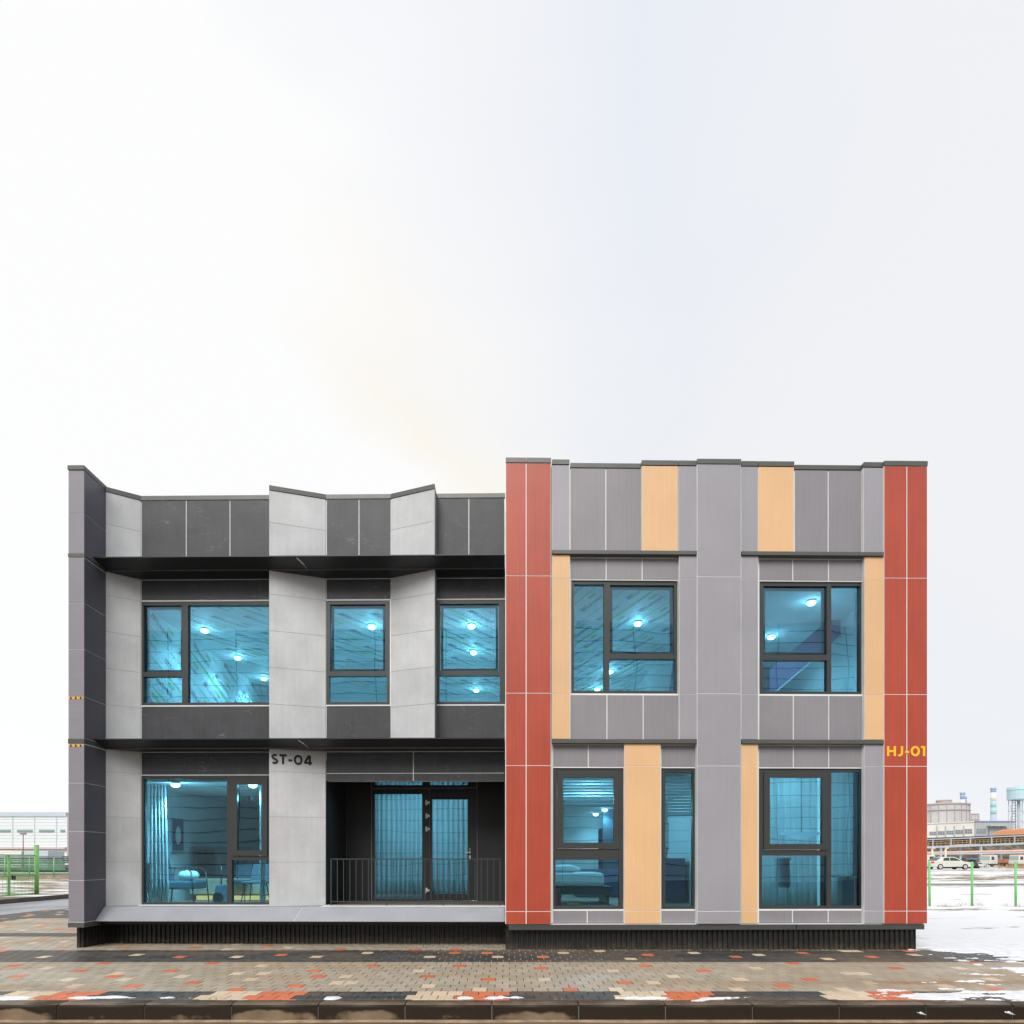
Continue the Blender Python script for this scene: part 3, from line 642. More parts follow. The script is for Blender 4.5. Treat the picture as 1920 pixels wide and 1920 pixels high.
slab('room_ceiling', XL1, -3.6, DD + .17, DBk, 3.1, 3.16, 'white'); slab('room_ceiling', -3.6, -.1, DR + .16, DBk, 3.45, 3.5, 'white'); slab('room_ceiling', .14, 3.9, 11.0, DBk, 3.05, 3.1, 'white'); slab('room_ceiling', .1, X1 - .04, DG + .16, DBk, 3.25, 3.3, 'white')
CEIL = [slab('room_ceiling', XL1, -.1, DD + .17, DBk, 6.75, 6.80, 'memb'), slab('room_ceiling', .1, 3.95, DG + .16, DBk, 6.75, 6.80, 'memb'), slab('room_ceiling', 3.95, X1 - .04, DG + .16, DBk, 6.75, 6.80, 'white')]
# printed lettering and green stripes of the ceiling membrane
cu = bpy.data.curves.new('print', 'FONT'); cu.body = 'Eurovent'; cu.size = .17
cuo = bpy.data.objects.new('print', cu); COL.objects.link(cuo)
bpy.context.view_layer.update()
tm = bpy.data.meshes.new_from_object(cuo); TV = [tuple(v.co) for v in tm.vertices]; TF = [tuple(p.vertices) for p in tm.polygons]
bpy.data.objects.remove(cuo)
def prints(x0, x1, y0, y1, ang, parent, wall=False):
    mb = MB(); zc = 6.746; ca, sa = math.cos(ang), math.sin(ang)
    cx, cy = (x0 + x1) / 2, (y0 + y1) / 2
    sg = 1 if wall else -1
    def tr(u, v): return (cx + u * ca - v * sa, cy + sg * (u * sa + v * ca))
    def inside(p, g=0.02): return x0 + g < p[0] < x1 - g and y0 + g < p[1] < y1 - g
    row = 0; v = -9
    while v < 9:
        # stripes cut in short lengths so they stay inside the room
        for k in range(-30, 30):
            for (o0, wd) in ((.0, (.02, .07, .02, .03)[row % 4]),):
                q = [tr(k * .4, v + o0), tr(k * .4 + .4, v + o0), tr(k * .4 + .4, v + o0 + wd), tr(k * .4, v + o0 + wd)]
                if all(inside(p) for p in q): mb.quad([(p[0], p[1], zc) for p in reversed(q)], 1)
        for k in range(-9, 10):
            u0 = k * 1.15 + (row % 3) * .42
            pts = [tr(u0 + a, v + .22 + b) for a, b, _ in TV]
            if all(inside(p) for p in pts):
                n = len(mb.v); mb.v += [(p[0], p[1], zc) for p in pts]
                for f in TF: mb.f.append(tuple(n + i for i in reversed(f))); mb.m.append(0); mb.sm.append(False)
                for j in range(3):
                    q = [tr(u0 - .19 + j * .055, v + .22), tr(u0 - .16 + j * .055, v + .22), tr(u0 - .12 + j * .055, v + .35), tr(u0 - .15 + j * .055, v + .35)]
                    mb.quad([(p[0], p[1], zc) for p in reversed(q)], 0)
                q = [tr(u0 + .4, v + .40), tr(u0 + .65, v + .40), tr(u0 + .65, v + .48), tr(u0 + .4, v + .48)]
                if all(inside(p) for p in q): mb.quad([(p[0], p[1], zc) for p in reversed(q)], 1)
        v += .56; row += 1
    if wall: mb.v = [(XL1 + .124 - .0129 * 0, a, b) for a, b, _ in mb.v]
    mb.build('membrane_print', [M['print'], M['green']], parent)
prints(XL1 + .1, -.12, 11.75, 19.1, R(-52), CEIL[0]); prints(.15, 3.9, 10.85, 19.1, R(68), CEIL[1]); prints(11.8, 19.1, 4.0, 6.72, R(-20), SIDE, True)
print('TEXT', len(TV))

# ---- lettering
def ribbon(pts, w):
    P = [Vector(p) for p in pts]; L = []; Rr = []
    closed = (P[0] - P[-1]).length < 1e-6
    n = len(P) - (1 if closed else 0)
    for i in range(n):
        if closed: a = P[(i - 1) % n]; c = P[(i + 1) % n]
        else: a = P[max(i - 1, 0)]; c = P[min(i + 1, n - 1)]
        b = P[i]; d1 = (b - a).normalized() if (b - a).length > 1e-9 else (c - b).normalized(); d2 = (c - b).normalized() if (c - b).length > 1e-9 else d1
        t = (d1 + d2).normalized(); nrm = Vector((-t.y, t.x)); sc = w / 2 / max(.4, nrm.dot(Vector((-d1.y, d1.x))))
        L.append(b + nrm * sc); Rr.append(b - nrm * sc)
    q = []
    for i in range(n if closed else n - 1):
        j = (i + 1) % n; q.append([L[i], Rr[i], Rr[j], L[j]])
    return q
def arc(cx, cy, rx, ry, a0, a1, n=14): return [(cx + rx * math.cos(R(a0 + (a1 - a0) * i / n)), cy + ry * math.sin(R(a0 + (a1 - a0) * i / n))) for i in range(n + 1)]
W_ = .225
GL = {'S': (.74, [arc(.37, .72, .24, .185, 35, 265, 16)[:-1] + [(.37, .52)] + arc(.37, .28, .25, .185, 80, -145, 16)]),
      'T': (.74, [[(.0, .905), (.74, .905)], [(.37, .81), (.37, 0)]]),
      '-': (.52, [[(.06, .42), (.46, .42)]]),
      '0': (.92, [arc(.45, .5, .345, .405, 0, 360, 32)]),
      '4': (.86, [[(.56, 1.0), (.15, .33)], [(.04, .25), (.85, .25)], [(.62, 1.0), (.62, .345)], [(.62, .155), (.62, 0)]]),
      'H': (.86, [[(.1, 0), (.1, 1)], [(.76, 0), (.76, 1)], [(.195, .5), (.665, .5)]]),
      'J': (.66, [[(.51, 1.0), (.51, .35)] + arc(.28, .33, .23, .24, 0, -125, 14)[1:]]),
      '1': (.44, [[(.0, .905), (.20, .905)], [(.295, 1), (.295, 0)]])}
def lettering(txt, base, h, fn, m, label, gap=.10):
    mb = MB(); u = 0
    for ch in txt:
        wch, strokes = GL[ch]
        for s in strokes:
            for q in ribbon(s, W_):
                F4 = [fn((u + p.x) * h, p.y * h, 0) for p in q]; G4 = [fn((u + p.x) * h, p.y * h, .006) for p in q]
                n = len(mb.v); mb.v += F4 + G4
                for f in ((0, 1, 2, 3), (7, 6, 5, 4), (0, 4, 5, 1), (1, 5, 6, 2), (2, 6, 7, 3), (3, 7, 4, 0)): mb.f.append(tuple(n + i for i in f)); mb.m.append(0); mb.sm.append(False)
        u += wch + gap
    o = mb.build('lettering', M[m], B); o['label'] = label; return u * h
p0, t0, n0 = FP
lettering('ST-04', None, .185, lambda u, v, e: (*(p0 + t0 * (.035 + u * .94) + n0 * (.007 - e)), 3.375 + v), 'letk', 'black ST-04 lettering')
xh = xo(1663, DRd)
lettering('HJ-01', None, .178, lambda u, v, e: (xh + u * 1.0, Y(xh + u, DRd) - .007 + e, 3.395 + v), 'lety', 'yellow HJ-01 lettering')

# ================================================================ LAMPS AND THINGS INSIDE
def lamp(px, py, zc, room, power, r=.075, group=None, first=[None]):
    Yd = (zc - .05 - HC) * F / (VY - py); x = (px - VX) / F * Yd
    if first[0] is None:
        t = thing('ceiling_lamp', room, 'ceiling lamp', (x, Yd, zc), group)
        mb = MB(); mb.lathe((0, 0, 0), [(.085, 0), (.085, -.02), (.07, -.028)], 18); mb.build('housing', M['white'], t, world=False)
        mb = MB(); mb.lathe((0, 0, 0), [(.080, -.029), (.078, -.06), (.05, -.085), (.01, -.095)], 18); mb.build('diffuser', M['led'], t, world=False)
        first[0] = t
    else:
        t = copy_tree(first[0]); t.location = (x, Yd, zc); t['label'] = room
    if group: t['group'] = group
    l = bpy.data.lights.new('lamp_or_fill_light', 'AREA'); l.shape = 'DISK'; l.size = .16; l.spread = R(125); l.energy = power; l.color = (.95, .98, 1.0)
    lo = bpy.data.objects.new('lamp_or_fill_light', l); COL.objects.link(lo); lo.location = (x, Yd, zc - .11)
    l = bpy.data.lights.new('lamp_glow', 'POINT'); l.energy = power * .24; l.shadow_soft_size = .05; l.color = (.95, .98, 1.0)
    lo = bpy.data.objects.new('lamp_glow', l); COL.objects.link(lo); lo.location = (x, Yd, zc - .30)
UG, GG = 'lamps on the upper floor ceilings', 'lamps on the ground floor ceilings'
UP = 55
lamp(384, 1183, 6.745, 'upper left wide window, the nearest lamp of its row', UP, group=UG)
lamp(446, 1234, 6.745, 'upper left wide window, the middle lamp of its row', UP, group=UG)
lamp(495, 1273, 6.745, 'upper left wide window, farthest lamp by the pale column', UP, group=UG)
lamp(697, 1176, 6.745, 'lone bright lamp behind the narrow window between two pale columns', UP, group=UG)
lamp(884, 1175, 6.745, 'nearest lamp behind the upper window beside the red panels', UP, group=UG)
lamp(888, 1224, 6.745, 'middle lamp behind the upper window beside the red panels', UP, group=UG)
lamp(893, 1295, 6.745, 'farthest lamp, in the low pane of the window left of the red panels', UP, group=UG)
lamp(1196, 1170, 6.745, 'large lamp in the casement right of the red panels, upstairs', UP, group=UG)
lamp(1144, 1260, 6.745, 'small lamp behind the mullion of the window right of the red panels', UP, group=UG)
lamp(1120, 1293, 6.745, 'smallest lamp at the bottom of the window right of the red panels', UP, group=UG)
lamp(1521, 1131, 6.745, 'upper lamp of two behind the last upstairs window on the right', UP * .8, group=UG)
lamp(1446, 1195, 6.745, 'lower lamp of two behind the last upstairs window on the right', UP * .8, group=UG)
GP = 95
lamp(329, 1472, 3.095, 'ground floor lamp above the armchair behind the large left window', GP * 1.5, group=GG)
lamp(474, 1473, 3.095, 'ground floor lamp behind the left heavy dark casement', GP, group=GG)
lamp(1134, 1519, 3.045, 'right of two small lamps under the blind right of the red panels', 22, group=GG)
lamp(1117, 1527, 3.045, 'left of two small lamps under the blind right of the red panels', 22, group=GG)
for (x, y_, z, pw) in ((-1.9, 14.6, 2.5, 260), (5.6, 13.0, 2.4, 260), (1.9, 13.4, 2.7, 150), (5.3, 10.86, 3.12, 34), (1.6, 11.6, 2.75, 40)):  # unseen fill lights, added to brighten curtains, blinds and ground floor rooms
    l = bpy.data.lights.new('lamp_or_fill_light', 'POINT'); l.energy = pw; l.shadow_soft_size = .06; lo = bpy.data.objects.new('lamp_or_fill_light', l); COL.objects.link(lo); lo.location = (x, y_, z)

def curtain(x0, x1, y, z0, z1, amp, waves, label, m='curtain', flare=0, group=None):
    mb = MB(); n = int(waves * 10); nz = 6; V = []
    for j in range(nz + 1):
        t = j / nz
        for i in range(n + 1):
            u = i / n; x = x0 + (x1 - x0) * u + flare * (1 - t) * u
            V.append((x, y + amp * math.sin(u * waves * 2 * math.pi + .5 * math.sin(u * 9)) * (1 - .3 * t) + YAW * abs(x), z0 + (z1 - z0) * t))
    mb.v = V
    for j in range(nz):
        for i in range(n):
            a = j * (n + 1) + i; mb.f.append((a, a + 1, a + n + 2, a + n + 1)); mb.m.append(0); mb.sm.append(True)
    o = mb.build('curtain', M[m]); s = o.modifiers.new('cloth', 'SOLIDIFY'); s.thickness = .004
    return tag(o, label, 'curtain', group)
curtain(xo(284, 11.9), xo(314, 11.9), 11.85, .68, 3.08, .03, 5, 'white curtain drawn aside behind the large ground floor window', flare=.07)
curtain(xo(489, 11.9), xo(500, 11.9), 11.85, .68, 3.08, .025, 3, 'narrow curtain edge behind the heavy casement by the pale column')
curtain(xo(699, 13.2), xo(795, 13.2), 13.25, .68, 3.44, .05, 11, 'pleated curtain behind the fixed glass left of the entrance door')
curtain(xo(805, 13.2), xo(882, 13.2), 13.25, .68, 3.44, .05, 8, 'pleated curtain behind the glass of the entrance door')
curtain(xo(1424, 11.3), xo(1535, 11.3), 11.35, .68, 3.2, .05, 9, 'wide curtain behind the heavy casement at the lower right')
curtain(xo(1538, 11.3), xo(1622, 11.3), 11.15, .68, 3.2, .035, 6, 'curtain behind the tall pane next to the last red panels')
curtain(xo(1536, 11.0), xo(1546, 11.0), 10.95, .68, 3.2, .03, 2, 'navy curtain edge beside the mullion at the lower right', 'navy')
o_ = curtain(xo(1596, 11.0), xo(1611, 11.0), 10.93, .68, 3.2, .03, 2, 'thin dark curtain at the right end of the tall lower right pane', 'navy')
curtain(xo(271, 11.8), xo(284, 11.8), 11.75, 4.0, 6.7, .03, 3, 'white curtain at the left end of the wide upper window')
curtain(xo(1122, 17.8), xo(1146, 17.8), 17.8, .68, 2.5, .04, 5, 'navy curtain hanging at the back of the bedroom', 'navy')
# venetian blinds
def blind(px0, px1, py1, d, label, n):
    x0, x1 = xo(px0, d), xo(px1, d); zt = 3.16; zb = zo(py1, px0, d)
    t = thing('window_blind', label, 'blind', (x0, Y(x0, d), zt), 'blinds behind the ground floor windows')
    h = MB(); ybox(h, x0, x1, d - .02, d + .02, zt, zt + .04); h.build('head_rail', M['blind'], t)
    sm = MB(); sm.hexa([(0, -.012, -.018), (x1 - x0, -.012, -.018), (x1 - x0, .010, .014), (0, .010, .014)], [(0, -.012, -.015), (x1 - x0, -.012, -.015), (x1 - x0, .010, .017), (0, .010, .017)]); me = sm.mesh('slat', M['blind'])
    for i in range(n):
        q = bpy.data.objects.new('slat', me); COL.objects.link(q); q.parent = t; q.location = (0, 0, -(i + .5) * (zt - zb - .03) / n)
    b = MB(); ybox(b, x0, x1, d - .018, d + .018, zb, zb + .03); b.build('bottom_rail', M['blind'], t)
blind(1049, 1156, 1513, 10.80, 'white slatted blind half lowered behind the casement beside the red panels', 11)
blind(1244, 1300, 1530, 10.80, 'white slatted blind in the tall narrow ground floor window', 14)

# ground floor left room
t = thing('armchair', 'low blue armchair with thin metal frame inside the large left window', 'armchair', (-6.72, 12.55, .66)); t.scale = (.8, .8, .95)
s = MB(); s.box(-.45, .42, -.35, .35, .34, .52); s.build('seat', M['blueup'], t, .04, False)
s = MB(); s.hexa([(-.55, -.35, .40), (-.38, -.35, .40), (-.38, .35, .40), (-.55, .35, .40)], [(-.72, -.35, 1.05), (-.6, -.35, 1.05), (-.6, .35, 1.05), (-.72, .35, 1.05)]); s.build('backrest', M['blueup'], t, .03, False)
s = MB()
for yv in (-.38, .38): s.path([(-.45, yv, .8), (.25, yv, .8), (.38, yv, .72), (.46, yv, 0)], .016); s.path([(-.45, yv, .8), (-.55, yv, 0)], .016)
s.build('frame', M['doorf'], t, 0, False)
s = MB(); s.lathe((0, 0, 0), [(.05, -.12), (.16, -.09), (.19, 0), (.14, .09), (.04, .12)], 14); q = s.build('cushion', M['bedding']); q.location = (-6.62, 12.55, 1.27); q.scale = (1.2, .6, .8); tag(q, 'white cushion lying on the blue armchair', 'cushion')
t = thing('framed_picture', 'framed picture of a pale oval on the wall behind the large left window', 'picture', (-7.36, 13.45, 1.85), rz=R(90))
xx = xo(325, 18.95)
s = MB(); s.box(-.26, .26, -.02, .02, -.1, .66); s.build('picture_frame', M['sash'], t, 0, False)
s = MB(); s.box(-.22, .22, -.026, -.021, -.06, .62); s.lathe((0, 0, 0), [(0.001, 0)], 3)
s = MB(); s.box(-.22, .22, -.026, -.021, -.06, .62); s.build('print', M['navy'], t, 0, False)
s = MB(); s.prism([(.11 * math.cos(a * .35), .2 * math.sin(a * .35)) for a in range(18)], -.004, .004); q = s.build('oval', M['white'], t, 0, False); q.location = (0, -.031, .28); q.rotation_euler = (R(90), 0, 0)
t = thing('dark_cabinet', 'dark open cabinet standing behind the large left window', 'cabinet', (-6.72, 14.2, .66)); t.scale = (.8, 1, .9)
s = MB(); s.box(-.62, -.56, -.25, .25, 0, 1.32); s.box(.56, .62, -.25, .25, 0, 1.32); s.box(-.7, .7, -.28, .28, 1.32, 1.38); s.box(-.56, .56, .2, .25, 0, 1.32); s.build('carcass', M['darkwood'], t, 0, False)
s = MB(); s.box(-.56, .56, -.2, .2, .55, .6); s.build('shelf', M['darkwood'], t, 0, False)
s = MB(); s.box(-.05, .5, -.24, -.2, .62, 1.28); s.build('door', M['darkwood'], t, 0, False)
t = thing('floor_speaker', 'tapered black speaker with a round cone beside the mullion', 'speaker', (xo(415, 12.2), 12.25, .66))
s = MB(); s.hexa([(-.15, -.12, 0), (.17, -.12, 0), (.17, .12, 0), (-.15, .12, 0)], [(-.06, -.08, .42), (.08, -.08, .42), (.08, .08, .42), (-.06, .08, .42)]); s.build('body', M['blueup'], t, .01, False)
s = MB(); s.tube((0, -.135, .17), (0, -.11, .17), .10, n=20); s.build('cone', M['black'], t, 0, False)
s = MB(); s.tube((.01, 0, .42), (.01, 0, .8), .014); s.build('stem', M['black'], t, 0, False)
def chair(px, Yc, label):
    t = thing('shell_chair', label, 'chair', (xo(px, Yc), Yc, .66), 'chairs behind the small lower pane')
    s = MB(); s.box(-.22, .22, -.22, .22, .43, .48); s.build('seat', M['blueup'], t, .02, False)
    s = MB(); s.hexa([(-.2, .19, .5), (.2, .19, .5), (.2, .23, .5), (-.2, .23, .5)], [(-.17, .26, .84), (.17, .26, .84), (.17, .3, .84), (-.17, .3, .84)]); s.build('backrest', M['blueup'], t, .02, False)
    for a in (-1, 1):
        for b_ in (-1, 1): s = MB(); s.tube((a * .16, b_ * .16, .43), (a * .22, b_ * .22, 0), .014, .01, 8); s.build('leg', M['doorf'], t, 0, False)
chair(452, 13.6, 'left of two blue chairs behind the small lower pane'); chair(482, 12.7, 'blue chair beside the curtain behind the small lower pane')
s = MB(); ybox(s, -7.0, -4.6, 13.5, 13.55, .68, .78); tag(s.build('reflection_strip', M['warm']), 'orange glowing strip in place of a reflection, low behind the large left window', 'reflection strip')  # glowing strip stands in for an orange reflection, no lamp here
s = MB(); ybox(s, -7.2, -4.6, 13.58, 13.9, .80, 1.16); tag(s.build('low_bench', mat('tan_cloth', (.62, .46, .34), .8), None, .02), 'pale low bench above the orange glowing strip', 'bench')
# bedroom
t = thing('bed', 'bed with rumpled white bedding inside the window beside the red panels', 'bed', (xo(1075, 12.6), 12.9, .66))
s = MB(); s.box(-.9, .75, -.6, .6, .22, .38); s.build('bed_frame', M['darkwood'], t, 0, False)
s = MB(); s.box(-.88, .6, -.62, .62, .38, .66); s.build('mattress', M['bedding'], t, .07, False)
for a in (-.8, .65): s = MB(); s.box(a, a + .06, -.5, .5, 0, .22); s.build('leg', M['doorf'], t, 0, False)
s = MB(); s.lathe((0, 0, 0), [(.1, 0), (.32, .06), (.3, .16), (.12, .22)], 16); q = s.build('pillow', M['bedding']); q.location = (xo(1055, 12.6), 12.7, 1.31); q.scale = (1.2, .8, .8); tag(q, 'plump white pillow on the bed', 'pillow')
s = MB(); ybox(s, 1.7, 3.6, 14.8, 15.4, .66, 1.35); tag(s.build('sofa', M['navy'], None, .06), 'dark sofa at the back of the bedroom', 'sofa')
s = MB(); ybox(s, 2.75, 3.85, 17.2, 17.3, .66, 3.25); tag(s.build('wall_niche', M['blueup']), 'blue grey wall section behind the bedroom curtain', 'wall')
for px, lab in ((1250, 'left of two framed pictures in the narrow window'), (1265, 'right framed picture with a dark red figure in the narrow window')):
    t = thing('framed_picture', lab, 'picture', (xo(px, 14.5), 14.5, 1.85), 'pictures seen through the narrow window')
    s = MB(); s.box(-.12, .12, 0, .03, 0, .62); s.build('picture_frame', M['darkwood'], t, 0, False)
    s = MB(); s.box(-.085, .085, -.004, -.001, .035, .585); s.build('mount', M['sash'], t, 0, False)
    if px > 1260: s = MB(); s.prism([(-.04, 0), (.05, 0), (.045, .2), (.02, .33), (-.03, .2)], -.004, .0); q = s.build('print', mat('maroon_print', (.18, .05, .06), .6), t, 0, False); q.location = (0, -.006, .1); q.rotation_euler = (R(90), 0, 0)
s = MB(); ybox(s, 2.9, 3.85, 14.55, 14.65, .66, 3.25); tag(s.build('room_divider', M['white']), 'pale divider carrying two pictures behind the narrow window', 'divider')
s = MB(); ybox(s, 2.85, 3.8, 12.8, 13.4, .66, 1.62); tag(s.build('dark_cupboard', M['navy']), 'dark cupboard low in the narrow ground floor window', 'cupboard')
# lower right room
t = thing('standing_lamp', 'white shaded appliance on slim legs behind the lower right window', 'floor lamp', (xo(1467, 11.05), 11.12, .66))
s = MB(); s.lathe((0, 0, .42), [(.13, 0), (.14, .1), (.12, .48), (.15, .5), (.13, .55)], 18); s.build('lamp_shade', M['bedding'], t, 0, False)
for a in (-.1, .1): s = MB(); s.tube((a, 0, 0), (a, 0, .42), .012); s.build('leg', M['steel'], t, 0, False)
t = thing('white_table', 'white topped table with a solid panel leg in the lower right pane', 'table', (xo(1586, 11.0), 10.98, .66))
s = MB(); s.box(-.27, .27, -.12, .12, .60, .63); s.build('tabletop', M['bedding'], t, 0, False)
s = MB(); s.box(-.17, .06, -.08, .08, 0, .60); s.build('leg', M['bedding'], t, 0, False)
t = thing('reflection_dish', 'pale glowing dish in place of a bright reflection behind the lower right casement', 'glowing dish', (xo(1492, 11.3), 11.15, 2.05))
s = MB(); s.lathe((0, 0, 0), [(.12, -.07), (.36, .02), (.38, .03), (.2, .0), (.1, -.03)], 24); s.build('shade', mat('reflection_dish_glow', (.8, .82, .84), .6, emit=(.8, .92, 1.0), estr=1.1), t, 0, False)  # glow added so the dish can stand in for a bright reflection
s = MB(); s.tube((0, 0, -.03), (0, 0, 1.19), .006, n=6); s.build('cord', M['black'], t, 0, False)
# upper right rooms
t = thing('sloping_stair', 'mauve sloping stair side with a white edge in the last upstairs window', 'stair', (5.6, 13.2, 4.0))
s = MB(); a = (xo(1440, 13), zo(1285, 1440, 13)); b = (xo(1615, 13), zo(1135, 1615, 13)); dx = b[0] - a[0]
s.hexa([(a[0], 13.0, a[1] - .25), (b[0], 13.0, b[1] - .25), (b[0], 13.1, b[1] - .25), (a[0], 13.1, a[1] - .25)], [(a[0], 13.0, a[1] + .3), (b[0], 13.0, b[1] + .3), (b[0], 13.1, b[1] + .3), (a[0], 13.1, a[1] + .3)])
s.build('stringer', M['purple'], t)
s = MB(); s.hexa([(a[0], 12.96, a[1] - .29), (b[0], 12.96, b[1] - .29), (b[0], 13.1, b[1] - .29), (a[0], 13.1, a[1] - .29)], [(a[0], 12.96, a[1] - .255), (b[0], 12.96, b[1] - .255), (b[0], 13.1, b[1] - .255), (a[0], 13.1, a[1] - .255)])
s.build('edge_trim', M['white'], t)
s = MB(); a = xo(1238, 14); s.hexa([(a, 14, 3.96), (a + .5, 14, 3.96), (a + .5, 14.1, 3.96), (a, 14.1, 3.96)], [(a + .3, 14, 6.2), (a + .5, 14, 6.2), (a + .5, 14.1, 6.2), (a + .3, 14.1, 6.2)]); tag(s.build('leaning_board', M['purple']), 'mauve board leaning behind the upstairs window beside the red panels', 'board')
s = MB(); s.box(5.0, 6.9, 17.5, 17.6, 3.96, 6.7); tag(s.build('blue_screen_wall', M['blueup']), 'blue wall at the back of the last upstairs room', 'wall')

# ================================================================ THE GROUND
def smooth(a, b, t): t = max(0, min(1, (t - a) / (b - a))); return t * t * (3 - 2 * t)
def hgt(x, y):
    bank = .5 * smooth(38, 66, y)
    if x <= -18.62: return .125 + bank
    if x <= 7.02: return -.06 + (bank if y > 30 else 0)
    return (.012 if y > 10.93 else -.06) + bank
def snow_mat():
    m = bpy.data.materials.new('snowy_ground'); m.use_nodes = True; t = m.node_tree; N = t.nodes; L = t.links; b = N['Principled BSDF']; b.inputs['Roughness'].default_value = .75
    g = N.new('ShaderNodeNewGeometry'); mp = N.new('ShaderNodeMapping'); mp.inputs['Scale'].default_value = (.38, .85, 1); L.new(g.outputs['Position'], mp.inputs['Vector'])
    n1 = N.new('ShaderNodeTexNoise'); n1.inputs['Scale'].default_value = .9; n1.inputs['Detail'].default_value = 9; n1.inputs['Roughness'].default_value = .62; L.new(mp.outputs[0], n1.inputs['Vector'])
    sx = N.new('ShaderNodeSeparateXYZ'); L.new(g.outputs['Position'], sx.inputs[0])
    # how worn the cover is, by distance: clean near the building, tracks on the lot
    cr = N.new('ShaderNodeValToRGB'); e = cr.color_ramp.elements; e[0].position = 0; e[0].color = (.0, 0, 0, 1); e[1].position = 1; e[1].color = (.11, .11, .11, 1)
    for p, v in ((.14, .035), (.19, .06), (.205, .085), (.22, .03), (.34, .03), (.37, .10), (.39, .02), (.42, .03), (.45, .17), (.52, .17), (.56, .04), (.62, .14), (.85, .12)):
        q = cr.color_ramp.elements.new(p); q.color = (v, v, v, 1)
    dv = N.new('ShaderNodeMath'); dv.operation = 'DIVIDE'; dv.inputs[1].default_value = 100; L.new(sx.outputs[1], dv.inputs[0]); L.new(dv.outputs[0], cr.inputs[0])
    lf = N.new('ShaderNodeMath'); lf.operation = 'LESS_THAN'; lf.inputs[1].default_value = -15; L.new(sx.outputs[0], lf.inputs[0])
    lm = N.new('ShaderNodeMath'); lm.operation = 'MULTIPLY_ADD'; lm.inputs[1].default_value = .12; L.new(lf.outputs[0], lm.inputs[0]); L.new(cr.outputs[0], lm.inputs[2])
    ad = N.new('ShaderNodeMath'); ad.operation = 'ADD'; L.new(n1.outputs[0], ad.inputs[0]); L.new(lm.outputs[0], ad.inputs[1])
    mr = N.new('ShaderNodeMapRange'); mr.inputs['From Min'].default_value = .63; mr.inputs['From Max'].default_value = .68; L.new(ad.outputs[0], mr.inputs['Value'])
    n2 = N.new('ShaderNodeTexNoise'); n2.inputs['Scale'].default_value = 3; n2.inputs['Detail'].default_value = 6; L.new(g.outputs['Position'], n2.inputs['Vector'])
    er = N.new('ShaderNodeValToRGB'); e = er.color_ramp.elements; e[0].position = .35; e[0].color = (.10, .085, .045, 1); e[1].position = .65; e[1].color = (.34, .25, .15, 1); L.new(n2.outputs[0], er.inputs[0])
    mm = N.new('ShaderNodeMixRGB'); L.new(mr.outputs[0], mm.inputs[0]); mm.inputs[1].default_value = (.70, .72, .75, 1); L.new(er.outputs[0], mm.inputs[2]); L.new(mm.outputs[0], b.inputs['Base Color'])
    bp = N.new('ShaderNodeBump'); bp.inputs['Strength'].default_value = .9; bp.inputs['Distance'].default_value = .12; L.new(n1.outputs[0], bp.inputs['Height']); L.new(bp.outputs[0], b.inputs['Normal'])
    return m
M['snowg'] = snow_mat()
xs = [-900, -400, -200, -120, -80, -60, -45, -35, -28, -24, -21, -18.62, -18.60, -15, -10, -5, 0, 5, 7.02, 7.04, 8, 9, 10, 11, 12, 14, 16, 18, 20, 23, 26, 30, 35, 40, 50, 60, 80, 120, 200, 400, 900]
ys = [-30, 0, 6.3, 8, 10.93, 10.95, 11.5, 12, 13, 14, 15, 16, 18, 20, 22, 24, 26, 28, 30, 33, 35.5, 36, 36.5, 37, 38, 40, 42, 44, 46, 48, 50, 53, 56, 60, 66, 75, 90, 120, 200, 400, 900, 1600]
mb = MB()
for y in ys:
    for x in xs:
        z = hgt(x, y)
        if y > 12 and (x > 7.1 or x < -18.7): z += .03 * noise.noise((x * .35, y * .35, 1)) + (.0 if y < 39 else .06 * noise.noise((x * .12, y * .5, 4)))
        mb.v.append((x, y, z if y > 6.4 else -.30))
nx = len(xs)
for j in range(len(ys) - 1):
    for i in range(nx - 1): a = j * nx + i; mb.f.append((a, a + 1, a + nx + 1, a + nx)); mb.m.append(0); mb.sm.append(False)
tag(mb.build('ground', M['snowg']), kind='structure')
# road in front (wet, brown), and the side lane
M['road'] = mat('wet_road', (.15, .105, .07), .35, nscale=1.2, namt=.3, col2=(.055, .042, .032), stretch=(.35, 2.5, 1), bump=.5, bscale=30)
M['lane'] = mat('snow_dusted_asphalt', (.20, .21, .23), .55, nscale=.9, namt=.12, col2=(.42, .43, .47), stretch=(.9, .25, 1))
mb = MB(); mb.box(-60, 60, -29, 6.60, -.30, -.178); tag(mb.build('road', M['road']), kind='structure')
mb = MB(); mb.box(-18.45, -14.7, 6.84, 60, -.1, -.03); tag(mb.build('side_lane', M['lane']), kind='structure')
# light sludge line along the gutter
mb = MB(); N_ = 260
V = []
for i in range(N_ + 1):
    x = -9 + 18.5 * i / N_; yb = 6.595; yf = 6.53 + .035 * noise.noise((x * 1.1, 0, 0)) + .015 * noise.noise((x * 6, 3, 0))
    V += [(x, yf - .02, -.180), (x, (yf + yb) / 2, -.170 + .004 * noise.noise((x * 3, 5, 0))), (x, yb, -.168)]
mb.v = V
for i in range(N_):
    for k in range(2): a = i * 3 + k; mb.f.append((a, a + 3, a + 4, a + 1)); mb.m.append(0); mb.sm.append(True)
tag(mb.build('gutter_silt', mat('gutter_silt', (.34, .24, .15), .7, nscale=6, namt=.35, bump=.5, bscale=40)), 'pale brown silt lying along the foot of the kerb', 'silt', kind='stuff')

